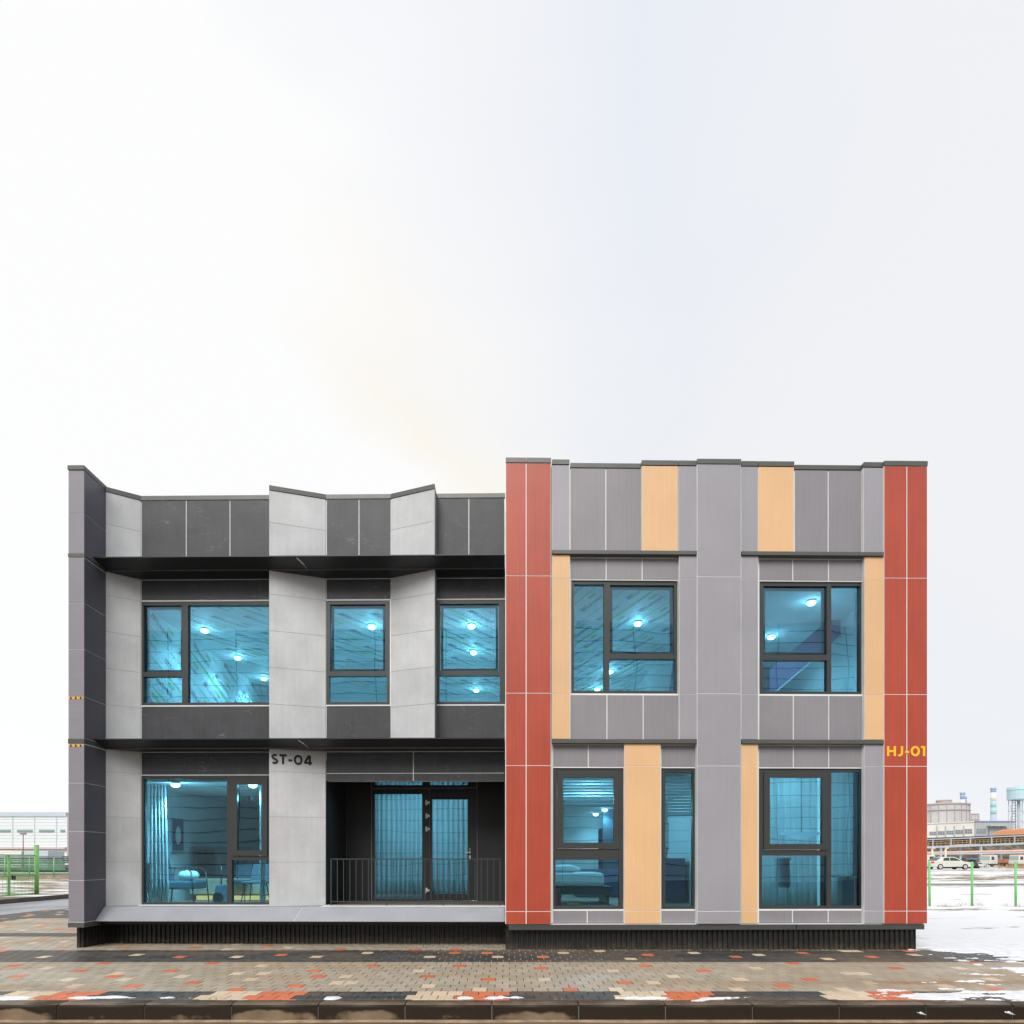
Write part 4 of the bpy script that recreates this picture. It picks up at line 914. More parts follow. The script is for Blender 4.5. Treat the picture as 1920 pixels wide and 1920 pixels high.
# ---- kerb stones
def kerb_mat():
    m = mat('kerb_stone', (.22, .16, .105), .5, nscale=4.0, namt=.25, bump=.45, bscale=45); t = m.node_tree; N = t.nodes; L = t.links; b = N['Principled BSDF']
    src = b.inputs['Base Color'].links[0].from_socket
    def ma(op, a, b_=None, c=None):
        n = N.new('ShaderNodeMath'); n.operation = op
        for i, v in enumerate((a, b_, c)):
            if v is None: continue
            if isinstance(v, (int, float)): n.inputs[i].default_value = v
            else: L.new(v, n.inputs[i])
        return n.outputs[0]
    tc = N.new('ShaderNodeTexCoord'); so_ = N.new('ShaderNodeSeparateXYZ'); L.new(tc.outputs['Object'], so_.inputs[0])
    g = N.new('ShaderNodeNewGeometry'); sw = N.new('ShaderNodeSeparateXYZ'); L.new(g.outputs['Position'], sw.inputs[0]); oi = N.new('ShaderNodeObjectInfo')
    n = N.new('ShaderNodeTexNoise'); n.inputs['Scale'].default_value = 3.4; n.inputs['Detail'].default_value = 6; L.new(g.outputs['Position'], n.inputs['Vector'])
    ex = ma('POWER', ma('DIVIDE', ma('ABSOLUTE', ma('SUBTRACT', so_.outputs[0], .5)), .44), 2.0)
    ez = ma('POWER', ma('DIVIDE', ma('ABSOLUTE', ma('ADD', so_.outputs[2], .150)), .085), 2.0)
    v = ma('SUBTRACT', ma('SUBTRACT', 1.05, ex), ez)
    v = ma('ADD', v, ma('MULTIPLY', ma('SUBTRACT', n.outputs[0], .5), 3.2))
    v = ma('ADD', v, ma('MULTIPLY', ma('SUBTRACT', oi.outputs['Random'], .5), 1.1))
    v = ma('SUBTRACT', v, ma('MULTIPLY', ma('ADD', sw.outputs[0], 6.0), .14))
    top = ma('GREATER_THAN', so_.outputs[2], -.010)
    dry = N.new('ShaderNodeMapRange'); dry.inputs['From Min'].default_value = .0; dry.inputs['From Max'].default_value = .5; L.new(v, dry.inputs['Value'])
    # the upper face is half dry all along, also the very foot
    tp = N.new('ShaderNodeMapRange'); tp.inputs['From Min'].default_value = .35; tp.inputs['From Max'].default_value = .6; tp.inputs['To Min'].default_value = .25; tp.inputs['To Max'].default_value = .75; L.new(n.outputs[0], tp.inputs['Value'])
    f = ma('MAXIMUM', dry.outputs[0], ma('MULTIPLY', top, tp.outputs[0]))
    mm = N.new('ShaderNodeMixRGB'); L.new(f, mm.inputs[0]); mm.inputs[1].default_value = (.026, .018, .011, 1); L.new(src, mm.inputs[2])
    L.new(mm.outputs[0], b.inputs['Base Color']); b.inputs['Roughness'].default_value = .5; b.inputs['Specular IOR Level'].default_value = .3
    return m
M['kerb'] = kerb_mat()
KP = .952; k0 = (110 - VX) / F * 6.62
kr = thing('kerb', None, None, (0, 6.7, 0)); kr['kind'] = 'structure'; del kr['kind']; tag(kr, kind='structure')
prof = [(6.60, -.26), (6.60, -.035), (6.606, -.016), (6.62, -.005), (6.64, 0), (6.795, 0), (6.795, -.26)]
kme = []
for v in range(4):
    mb = MB(); q = random.Random(v); j = q.uniform(-.002, .002)
    P = [(y + j, z) for y, z in prof]; n = len(P)
    for xx in (0.004, KP - .008):
        mb.v += [(xx, y, z) for y, z in P]
    for i in range(n - 1): mb.f.append((i, n + i, n + i + 1, i + 1)); mb.m.append(0); mb.sm.append(0 < i < 5)
    mb.f.append(tuple(range(n))); mb.f.append(tuple(reversed(range(n, 2 * n)))); mb.m += [0, 0]; mb.sm += [False, False]
    kme.append(mb.mesh('kerb_stone', M['kerb']))
for i in range(-20, 26):
    o = bpy.data.objects.new('kerb_stone', kme[i % 4]); COL.objects.link(o); o.parent = kr; o.location = (k0 + i * KP, -6.7 + rnd.uniform(-.002, .002), rnd.uniform(-.002, .002))
mb = MB(); mb.box(-25, 30, 6.612, 6.79, -.27, -.03); mb.build('kerb_bed', M['jointd'], kr)
mb = MB(); mb.box(-18.62, -18.45, 6.9, 75, -.1, .14); tag(mb.build('side_kerb', mat('dark_kerb', (.06, .05, .04), .6, namt=.3)), kind='structure')

# ---- paving: square setts in rows, half a sett out of step
TW_, TD = .1855, .2075
Y0 = 7.262
PX0 = (1007.5 - VX) / F * (HC * F / (1834 - VY)) - TW_ / 2
def paver_mat(name, col, rough=.6, mud=.0, var=.10):
    m = bpy.data.materials.new(name); m.use_nodes = True; t = m.node_tree; N = t.nodes; L = t.links; b = N['Principled BSDF']; b.inputs['Roughness'].default_value = rough
    g = N.new('ShaderNodeNewGeometry'); oi = N.new('ShaderNodeObjectInfo')
    a = N.new('ShaderNodeMath'); a.operation = 'ADD'; L.new(g.outputs['Random Per Island'], a.inputs[0]); L.new(oi.outputs['Random'], a.inputs[1]); fr = N.new('ShaderNodeMath'); fr.operation = 'FRACT'; L.new(a.outputs[0], fr.inputs[0])
    mr = N.new('ShaderNodeMapRange'); mr.inputs['To Min'].default_value = 1 - var; mr.inputs['To Max'].default_value = 1 + var; L.new(fr.outputs[0], mr.inputs['Value'])
    c = N.new('ShaderNodeVectorMath'); c.operation = 'SCALE'; c.inputs[0].default_value = col; L.new(mr.outputs[0], c.inputs[3])
    n1 = N.new('ShaderNodeTexNoise'); n1.inputs['Scale'].default_value = 55; n1.inputs['Detail'].default_value = 3; L.new(g.outputs['Position'], n1.inputs['Vector'])
    m1 = N.new('ShaderNodeMapRange'); m1.inputs['From Min'].default_value = .3; m1.inputs['From Max'].default_value = .7; m1.inputs['To Min'].default_value = .80; m1.inputs['To Max'].default_value = 1.2; L.new(n1.outputs[0], m1.inputs['Value'])
    c2 = N.new('ShaderNodeVectorMath'); c2.operation = 'SCALE'; L.new(c.outputs[0], c2.inputs[0]); L.new(m1.outputs[0], c2.inputs[3]); cur = c2.outputs[0]
    # mud and damp stains lying across the paving
    mp = N.new('ShaderNodeMapping'); mp.inputs['Scale'].default_value = (.42, 1.5, 1); L.new(g.outputs['Position'], mp.inputs['Vector'])
    n2 = N.new('ShaderNodeTexNoise'); n2.inputs['Scale'].default_value = 1.0; n2.inputs['Detail'].default_value = 6; n2.inputs['Roughness'].default_value = .6; L.new(mp.outputs[0], n2.inputs['Vector'])
    m2 = N.new('ShaderNodeMapRange'); m2.inputs['From Min'].default_value = .42; m2.inputs['From Max'].default_value = .72; m2.inputs['To Max'].default_value = mud; L.new(n2.outputs[0], m2.inputs['Value'])
    # a brown tyre run in front of the right block
    sx = N.new('ShaderNodeSeparateXYZ'); L.new(g.outputs['Position'], sx.inputs[0])
    s1 = N.new('ShaderNodeMath'); s1.operation = 'SUBTRACT'; L.new(sx.outputs[1], s1.inputs[0]); s1.inputs[1].default_value = 7.78; s2 = N.new('ShaderNodeMath'); s2.operation = 'ABSOLUTE'; L.new(s1.outputs[0], s2.inputs[0])
    s3 = N.new('ShaderNodeMapRange'); s3.inputs['From Min'].default_value = .03; s3.inputs['From Max'].default_value = .20; s3.inputs['To Min'].default_value = 1; s3.inputs['To Max'].default_value = 0; L.new(s2.outputs[0], s3.inputs['Value'])
    s4 = N.new('ShaderNodeMapRange'); s4.inputs['From Min'].default_value = 2.2; s4.inputs['From Max'].default_value = 4.6; L.new(sx.outputs[0], s4.inputs['Value'])
    s5 = N.new('ShaderNodeMath'); s5.operation = 'MULTIPLY'; L.new(s3.outputs[0], s5.inputs[0]); L.new(s4.outputs[0], s5.inputs[1])
    n3 = N.new('ShaderNodeTexNoise'); n3.inputs['Scale'].default_value = 4; n3.inputs['Detail'].default_value = 5; L.new(mp.outputs[0], n3.inputs['Vector']); s6 = N.new('ShaderNodeMath'); s6.operation = 'MULTIPLY'; L.new(s5.outputs[0], s6.inputs[0]); L.new(n3.outputs[0], s6.inputs[1])
    mm = N.new('ShaderNodeMixRGB'); L.new(m2.outputs[0], mm.inputs[0]); L.new(cur, mm.inputs[1]); mm.inputs[2].default_value = (.31, .21, .12, 1)
    m3 = N.new('ShaderNodeMixRGB'); L.new(s6.outputs[0], m3.inputs[0]); L.new(mm.outputs[0], m3.inputs[1]); m3.inputs[2].default_value = (.26, .115, .035, 1)
    L.new(m3.outputs[0], b.inputs['Base Color'])
    # wetness breaks up the gloss
    m4 = N.new('ShaderNodeMapRange'); m4.inputs['From Min'].default_value = .35; m4.inputs['From Max'].default_value = .65; m4.inputs['To Min'].default_value = rough - .15; m4.inputs['To Max'].default_value = rough + .15; L.new(n2.outputs[0], m4.inputs['Value']); L.new(m4.outputs[0], b.inputs['Roughness'])
    bp = N.new('ShaderNodeBump'); bp.inputs['Strength'].default_value = .35; bp.inputs['Distance'].default_value = .003; L.new(n1.outputs[0], bp.inputs['Height']); L.new(bp.outputs[0], b.inputs['Normal'])
    return m
PM = [paver_mat('paver_grey', (.37, .325, .255), .62, .65, .12), paver_mat('paver_charcoal', (.045, .046, .047), .58, .38, .25),
      paver_mat('paver_orange', (.60, .15, .06), .6, .25, .12), paver_mat('paver_cream', (.62, .50, .36), .6, .30, .08)]
ACC = """90,1793C 246,1790.5C 190,1806O 20,1809.7O 84,1815C 153,1819.7O 224,1825C 222,1831O 37.5,1830O 138,1835C 244,1836.7C 154,1848C 238,1848O 232,1778O 116,1775.5O
131,1765C 55,1768C 69,1760.5O 7,1765C 5,1758C 5,1776O 8,1783O 113,1742O 75,1739O 48,1743.7C 7.5,1738C 20,1734O 72,1734.7C 85,1731O 97,1725O 48,1724C 53,1718O 62,1713O 52,1716C 105,1715C 118,1710C 90,1707.5O 2,1723O 137,1745O
333,1795O 439,1792C 522,1789O 589.5,1793C 400,1808O 493,1808.7C 597,1818O 330,1821O 501,1822.5C 428,1826.7C 330,1831C 587,1833O 458,1838C 350,1842.5O 547,1849.7O 436,1855O 638,1845C 369,1776O 432,1779C 507,1773.7O 546,1777.5C 632,1780O 445,1771C
684,1786.7C 852.5,1787O 807,1794C 916,1787O 937.5,1794C 772.5,1781O 862,1779O 704,1810O 868,1810O 792.5,1818C 657.5,1828C 797,1833O 653,1844C 801,1850.5C 915,1839O 899,1856.7C
1132.5,1783C 1062,1786C 1024,1793.7O 1171.7,1797C 1224,1789.5O 1024,1814.7O 1199,1809.5O 1137.5,1818.7C 1007.5,1834C 1158,1839.7O 1268,1833C 1232.5,1845C 1056.7,1851.7O 1161.7,1856C
1293,1786.7C 1371.7,1793.7O 1415,1789.5C 1500,1785O 1545,1796C 1597,1784C 1310,1817.5O 1409,1813C 1504,1808O 1598,1826C 1533,1837O 1401,1838C 1481,1849.7O 1393,1856C 1590,1855C
1610,1784.7C 1632.5,1795O 1715,1791C 1703,1783O 1676,1816O 1610,1827C 1832,1807O 1798,1816C 1644,1842.5C 1857.5,1836.7C 1760,1848C 1870,1853O""".split()
acc = {}
def cell(x, y):
    r = math.floor((y - Y0) / TD); c = math.floor((x - PX0) / TW_ - (.5 if r % 2 else 0)); return r, c
for s in ACC:
    px, py = s[:-1].split(','); yw = HC * F / (float(py) - VY); xw = (float(px) - VX) / F * yw
    acc[cell(xw, yw)] = 2 if s[-1] == 'O' else 3
cr0 = (390 - VX) / F * 7.1                     # cream patches along the kerb band start here
def kind_of(r, x, y):
    if (r, ) and y < Y0:
        ph = ((x - cr0) / TW_ + (.5 if r == -2 else 0)) % 13
        return 3 if ph < 3.6 else 2 if ph < 6.1 else 1
    if x < -13.0: return 1
    if 9.335 < y < 10.58: return 1
    if 12.55 < y < 13.0 and x < -7.8: return 1
    if 16.45 < y: return 1
    return 0
pav = thing('pavement', None, None, (0, 9, 0)); tag(pav, kind='structure')
def top_tile(mb, x0, x1, y0, y1, z, m):
    b = .004; n = len(mb.v)
    mb.v += [(x0, y0, z - .03), (x1, y0, z - .03), (x1, y1, z - .03), (x0, y1, z - .03), (x0 + .001, y0 + .001, z - b), (x1 - .001, y0 + .001, z - b), (x1 - .001, y1 - .001, z - b), (x0 + .001, y1 - .001, z - b),
             (x0 + b, y0 + b, z), (x1 - b, y0 + b, z), (x1 - b, y1 - b, z), (x0 + b, y1 - b, z)]
    for f in ((0, 1, 5, 4), (1, 2, 6, 5), (2, 3, 7, 6), (3, 0, 4, 7), (4, 5, 9, 8), (5, 6, 10, 9), (6, 7, 11, 10), (7, 4, 8, 11), (8, 9, 10, 11)):
        mb.f.append(tuple(n + i for i in f)); mb.m.append(m); mb.sm.append(False)
G_ = .0035
tmesh = {}
def tile_mesh(k, w, d):
    key = (k, round(w, 3), round(d, 3))
    if key not in tmesh:
        mb = MB(); top_tile(mb, -w / 2, w / 2, -d / 2, d / 2, 0, 0); tmesh[key] = mb.mesh('paver', PM[k])
    return tmesh[key]
rest = MB(); count = 0
for r in range(-3, 58):
    y0 = Y0 + r * TD; y1 = y0 + TD
    if r == -3: y0 = 6.80
    if y0 > 19.2: break
    xl = -14.68
    xmax = 13.5 if y0 < 11.5 else -7.6
    if y0 > 11.3: xmax = -7.3
    c0 = math.floor((xl - PX0) / TW_); c = c0
    half_vis = (960 / F) * y1 + .25
    while True:
        x0 = PX0 + (c + (.5 if r % 2 else 0)) * TW_; x1 = x0 + TW_; xm = (x0 + x1) / 2; ym = (y0 + y1) / 2
        if x0 > xmax: break
        k = acc.get((r, c), kind_of(r, xm, ym)) if r >= 0 else kind_of(r, xm, ym)
        w_, d_ = TW_ - 2 * G_, (y1 - y0) - 2 * G_; zz = rnd.uniform(-.0018, .0012)
        if x0 >= xl and abs(xm) < half_vis and count < 300:
            o = bpy.data.objects.new('paver', tile_mesh(k, w_, d_)); COL.objects.link(o); o.parent = pav; o.location = (xm, ym - 9, zz); count += 1
        elif x0 >= xl: top_tile(rest, x0 + G_, x1 - G_, y0 + G_, y1 - G_, zz, k)
        c += 1
rest = rest.build('paver', PM, pav); rest['kind'] = 'stuff'
mb = MB(); mb.box(-14.7, 14, 6.79, 9.335, -.08, -.010, 0); mb.box(-14.7, 14, 9.335, 10.6, -.08, -.0055, 1); mb.box(-14.7, 14, 10.6, 11.6, -.08, -.010, 0); mb.box(-14.7, -7.0, 11.6, 19.4, -.08, -.010, 0)
mb.build('joint_sand', [mat('joint_earth', (.085, .065, .045), .9), mat('joint_sand', (.42, .33, .21), .9, nscale=4, namt=.5)], pav)
# ---- snow lying on the paving and the kerb
def snow_s(x, y):
    wx = x + .25 * noise.noise((x * 1.3, y * 2.5, 9.7))
    n = noise.fractal((wx * 1.9, y * 6.5, 3.3), .75, 2.2, 6)
    n2 = noise.noise((x * 8, y * 22, 8.1)) * .16
    yb = 10.62 if x < 7.25 else 10.62 - (x - 7.25) * .62 if x < 8.6 else 9.78 - (x - 8.6) * .5
    s1 = (y - yb) * 1.2 - .02
    if x < 7.05: s1 = -3
    elif s1 < .2: s1 = max(s1, -.30 + .22 * smooth(7.0, 9.0, x) + .16 * smooth(8.2, 9.2, y) * smooth(7.6, 8.6, x) + .26 * smooth(9.3, 10.4, y) * smooth(7.6, 8.8, x))
    s2 = -3
    if y < 7.34:
        a = -.75 + .74 * smooth(.8, 1.6, x) - .12 * smooth(2.2, 3.0, x) + .30 * smooth(3.6, 5.2, x) + .20 * smooth(5.2, 6.6, x)
        s2 = a - abs(y - (6.90 + .10 * smooth(2, 5, x))) * (3.0 - 1.7 * smooth(3.0, 5.5, x))
        for cx, w_ in ((-4.62, .40), (-3.82, .28), (-2.0, .10), (-.46, .12), (-.12, .2), (.12, .12), (-5.7, .25)):
            s2 = max(s2, .24 - ((x - cx) / w_) ** 2 * .5 - abs(y - 6.90) * 5.5)
    if 7.3 <= y < 8.4 and x > 5.3: s2 = -.26 + .28 * smooth(5.3, 8, x) - (y - 7.3) * .25
    return max(s1, s2) + n * .62 + n2
mb = MB(); dx, dy = .028, .016; gx0, gx1, gy0, gy1 = -8.0, 12.0, 6.66, 11.3
nx_, ny_ = int((gx1 - gx0) / dx), int((gy1 - gy0) / dy); idx = {}; S = {}
def okc(x, y):
    return (y < 7.36) or (x > 5.2)
for j in range(ny_ + 1):
    y = gy0 + j * dy
    for i in range(nx_ + 1):
        x = gx0 + i * dx
        if okc(x, y): S[(i, j)] = snow_s(x, y)
for (i, j), s in S.items():
    q = [(i, j), (i + 1, j), (i + 1, j + 1), (i, j + 1)]
    if not all(p in S for p in q) or max(S[p] for p in q) < -.02: continue
    ids = []
    for p in q:
        if p not in idx:
            idx[p] = len(mb.v); x = gx0 + p[0] * dx; y = gy0 + p[1] * dy
            v = S[p]; z = max(-.02, min(v * .09, .014 + .010 * min(max(v, 0), 1))) + (.004 * noise.noise((x * 14, y * 30, 2)) if v > .1 else 0)
            mb.v.append((x, y, z))
        ids.append(idx[p])
    mb.f.append(tuple(ids)); mb.m.append(0); mb.sm.append(True)
M['snow'] = mat('snow', (.74, .76, .79), .7, nscale=7, namt=.06, bump=1.0, bscale=22, col2=(.66, .68, .72))
tag(mb.build('snow', M['snow']), 'thin patches of snow lying on the paving and kerb', 'snow', kind='stuff')
# snow cover joining the field at the right
for px, py in ((1730, 1901), (1895, 1900)):
    p = at(px, py, 6.585); mb = MB(); r_ = random.Random(int(px))
    n = 16; ring = [(.05 * math.cos(a / n * 6.283) * (.6 + .8 * r_.random()), .011 * math.sin(a / n * 6.283) * (.5 + 1.2 * r_.random())) for a in range(n)]
    k = len(mb.v); mb.v = [(p[0] + a, 6.598, p[2] + b - a * .30) for a, b in ring] + [(p[0], 6.585, p[2])]
    for a in range(n): mb.f.append((a, (a + 1) % n, n)); mb.m.append(0); mb.sm.append(True)
    tag(mb.build('snow_dab', M['snow']), 'small dab of snow stuck to the kerb face, %s' % ('left of the two' if px < 1800 else 'right of the two'), 'snow', 'snow dabs on the kerb face')

# ================================================================ THE YARD LEFT OF THE BUILDING
M['lime'] = mat('lime_green_paint', (.17, .42, .12), .45, namt=.1, nscale=4)
M['lime2'] = mat('bright_green_paint', (.17, .52, .17), .45, namt=.1, nscale=4)
M['moss'] = mat('dark_green_steel', (.085, .19, .12), .6, namt=.3, nscale=1.5)
gx = -20.2
gate = thing('metal_gate', 'green steel mesh gate hung on a thick round post left of the building', 'gate', (gx, 25.9, .12))
s = MB(); s.tube((gx, 25.9, .12), (gx, 25.9, 2.24), .085, n=16); s.build('gate_post', M['lime'], gate)
s = MB()
for z in (1.79, .92, .16): s.tube((gx, 25.8, z), (gx, 21.2, z + (.0)), .028, n=8)
s.build('rail', M['lime'], gate)
for yv, r_ in ((25.05, .045), (23.9, .03), (23.35, .03), (22.6, .06)):
    s = MB(); s.tube((gx + .0, yv - .6, .15), (gx, yv - .6, 1.81), r_, n=8); s.build('upright', M['lime'], gate)
s = MB()
for i in range(9): z = .3 + i * .165; s.tube((gx, 25.8, z), (gx, 21.2, z), .011, n=4)
for i in range(24): yq = 21.3 + i * .19; s.tube((gx, yq, .18), (gx, yq, 1.78), .005, n=4)
o = s.build('wire_mesh', M['lime'], gate)['kind'] = 'stuff'
s = MB(); s.tube((gx, 25.82, 2.0), (gx, 22.0, 1.72), .006, n=4); s.build('stay_wire', M['haz'], gate)
s = MB(); s.box(gx + .03, gx + .09, 24.55, 24.70, .78, .95); s.build('padlock', M['black'], gate)
s = MB(); s.box(gx + .02, gx + .04, 22.95, 23.2, 1.38, 1.55); s.build('sign_plate', M['white'], gate)
fp = MB(); fp.tube((0, 0, 0), (0, 0, 1.55), .04, n=10); fme = fp.mesh('fence_post', M['lime2'])
for i, (px, lab) in enumerate(((9, 'slim green post at the picture edge behind the gate'), (55, 'slim green post between the gate uprights'), (101, 'slim green post close to the building corner'))):
    Yp = 47.5; o = bpy.data.objects.new('fence_post', fme); COL.objects.link(o); o.location = ((px - VX) / F * Yp, Yp, hgt(-30, Yp) - .02); tag(o, lab, 'post', 'slim green posts at the left')
# stack of dark green steel with snow on it
Ys = 52
stk = thing('steel_stack', 'long stack of dark green steel beams dusted with snow', 'steel stack', (-40, Ys, .2))
def beam(x0, x1, y0, z0, z1, m): s = MB(); s.box(x0, x1, y0, y0 + .9, z0, z1); s.build('steel_beam', M[m], stk)
x1s = (128.5 - VX) / F * Ys
zz = lambda py: HC + (VY - py) / F * Ys
rr = random.Random(3)
for i, (pa, pb, pr_, m) in enumerate(((1650, 1645, 128, 'moss'), (1644, 1642.5, 128, 'snow'), (1642, 1638, 128, 'moss'), (1637.5, 1636, 128, 'snow'), (1636, 1632, 122, 'moss'), (1631.5, 1626, 124, 'moss'), (1625, 1622, 124, 'moss'), (1621, 1619, 126, 'snow'), (1618.5, 1615.5, 120, 'moss'), (1615, 1612, 118, 'moss'), (1611.5, 1608.5, 115, 'steelg'), (1608, 1605, 116, 'steelg'))):
    if 'steelg' not in M: M['steelg'] = mat('galvanised_steel', (.22, .24, .28), .5, namt=.3)
    beam(-62, (pr_ - VX) / F * Ys, Ys + rr.uniform(-.15, .15), zz(pa), zz(pb), m)
# far warehouse
Yw = 92
wh = thing('far_warehouse', 'long pale warehouse with strip windows behind the green gate', 'warehouse', (-100, Yw, 0))
M['wh'] = mat('pale_cladding', (.74, .78, .79), .6, namt=.03); M['whp'] = mat('blue_grey_parapet', (.50, .58, .66), .6); M['whw'] = mat('grey_green_glass', (.22, .32, .32), .3)
zz = lambda py: HC + (VY - py) / F * Yw
xe = (126 - VX) / F * Yw
s = MB(); s.box(-170, xe, Yw, Yw + 40, 0, zz(1531)); s.build('wall', M['wh'], wh)
s = MB(); s.box(-170, xe - .1, Yw - .15, Yw + 40, zz(1531), zz(1523)); s.build('parapet', M['whp'], wh)
s = MB()
for i in range(9): px = 106 - 41 * i; xx = (px - VX) / F * Yw; s.box(xx - .06, xx + .06, Yw - .05, Yw - .002, 0, zz(1531.2))
for i in range(9): z = zz(1536 + i * 6); s.box(-170, xe, Yw - .03, Yw - .001, z - .03, z + .01)
s.build('seam_trim', M['whp'], wh)['kind'] = 'stuff'
for a, b in ((-22, 20), (33, 61), (74, 102), (114, 122), (-64, -36), (-106, -78)):
    s = MB(); s.box((a - VX) / F * Yw, (b - VX) / F * Yw, Yw - .12, Yw - .04, zz(1560), zz(1556)); s.build('window', M['whw'], wh)
s = MB(); s.box(-170, xe, Yw - .5, Yw - .06, zz(1592), zz(1588.5)); s.build('base_rail', mat('faded_pink', (.62, .50, .49), .7), wh)
Yc = 80
for a, b, m, lab in ((-60, 40, 'wh', 'white container in front of the far warehouse'), (44, 90, 'whp', 'pale blue container right of the light mast')):
    s = MB(); s.box((a - VX) / F * Yc, (b - VX) / F * Yc, Yc, Yc + 3, .4, HC + (VY - 1595) / F * Yc); tag(s.build('shipping_container', M[m], None, .05), lab, 'container', 'containers before the warehouse')
t = thing('light_mast', 'thin mast with a flat lamp head before the warehouse', 'light mast', ((43.5 - VX) / F * 75, 75, .6))
s = MB(); s.tube((0, 0, 0), (0, 0, 1 + 49 / F * 75), .07, .05, 8); s.build('mast', mat('mast_red', (.32, .16, .16), .6), t, 0, False)
s = MB(); s.box(-.26, .26, -.2, .2, 1 + 48 / F * 75, 1.12 + 49 / F * 75); s.build('lamp_head', M['steelg'], t, 0, False)

# ================================================================ THE YARD RIGHT OF THE BUILDING
fp = MB(); fp.tube((0, 0, 0), (0, 0, 1.53), .036, n=12); fp.tube((0, 0, 1.53), (0, 0, 1.545), .036, .02, n=12); fme = fp.mesh('fence_post', M['lime2'])
for px, lab in ((1743, 'bright green post half hidden by the red corner'), (1822.5, 'bright green post between the sedan and the truck'), (1904.5, 'bright green post nearest the right picture edge')):
    o = bpy.data.objects.new('fence_post', fme); COL.objects.link(o); o.location = ((px - VX) / F * 20.5, 20.5, -.01); o.rotation_euler = (rnd.uniform(-.01, .01), rnd.uniform(-.008, .008), 0)
    tag(o, lab, 'post', 'green posts in the snow at the right')
# dry stems
def stems(name, pts, hmin, hmax, n, spread, m, label):
    mb = MB(); q = random.Random(len(pts) + n)
    for (x, y, z) in pts:
        for i in range(n):
            a = x + q.gauss(0, spread); b = y + q.gauss(0, spread * .7); h = q.uniform(hmin, hmax); lx, ly = q.gauss(0, h * .35), q.gauss(0, h * .2); w_ = .0035 * max(1, y / 20)
            mb.quad([(a - w_, b, z - .01), (a + w_, b, z - .01), (a + lx * .5 + w_ * .6, b + ly * .5, z + h * .6), (a + lx * .5 - w_ * .6, b + ly * .5, z + h * .6)])
            mb.quad([(a + lx * .5 - w_ * .6, b + ly * .5, z + h * .6), (a + lx * .5 + w_ * .6, b + ly * .5, z + h * .6), (a + lx, b + ly, z + h)])
    return tag(mb.build(name, m), label, 'dry grass', kind='stuff')
M['straw'] = mat('dry_straw', (.36, .25, .12), .9, namt=.3)
stems('dry_grass', [((px - VX) / F * 20.6, 20.6 + rnd.uniform(-.6, .6), 0) for px in (1745, 1752, 1760, 1790, 1826, 1832, 1845, 1880, 1890, 1905, 1912)], .05, .22, 16, .10, M['straw'], 'sparse dry stems sticking out of the snow by the posts')
stems('dry_brush', [((px - VX) / F * y_, y_, .45 + .3) for px in range(1886, 1990, 6) for y_ in (60, 63, 66)], .15, .75, 20, .7, M['straw'], 'brown dry brush on the bank before the trucks')
stems('kerb_weeds', [((px - VX) / F * 6.81, 6.81, 0) for px in (75, 86, 100, 396, 405, 418, 722, 738, 1042, 1055, 1360, 1372, 1676, 1688)], .015, .045, 3, .012, M['straw'], 'tiny dry weeds in the joint behind the kerb')
s = MB(); s.lathe((0, 0, 0), [(.06, 0), (.07, .05), (.065, .3), (.03, .36), (.03, .4)], 14); q = s.build('red_canister', mat('canister_red', (.5, .04, .05), .4)); q.location = (xo(1046, 10.95), 11.0, .66); tag(q, 'small red canister low in the corner of the window beside the red panels', 'canister')
s = MB(); s.box(-.12, .12, -.06, .06, 0, .12); q = s.build('yellow_box', mat('box_yellow', (.7, .35, .03), .6), None, .01, False); q.location = (xo(1076, 11.0), 11.1, .66); tag(q, 'small yellow box on the floor under the bed window', 'box')
# low kerb and ditch line
s = MB(); s.box(14, 90, 36.2, 36.5, -.05, .10); tag(s.build('lot_kerb', mat('grey_kerb', (.38, .40, .40), .7, namt=.15)), kind='structure')
s = MB(); s.box(14, 90, 37.8, 38.5, -.05, .09); tag(s.build('grass_verge', mat('olive_verge', (.12, .12, .06), .9, nscale=2, namt=.5)), kind='structure')

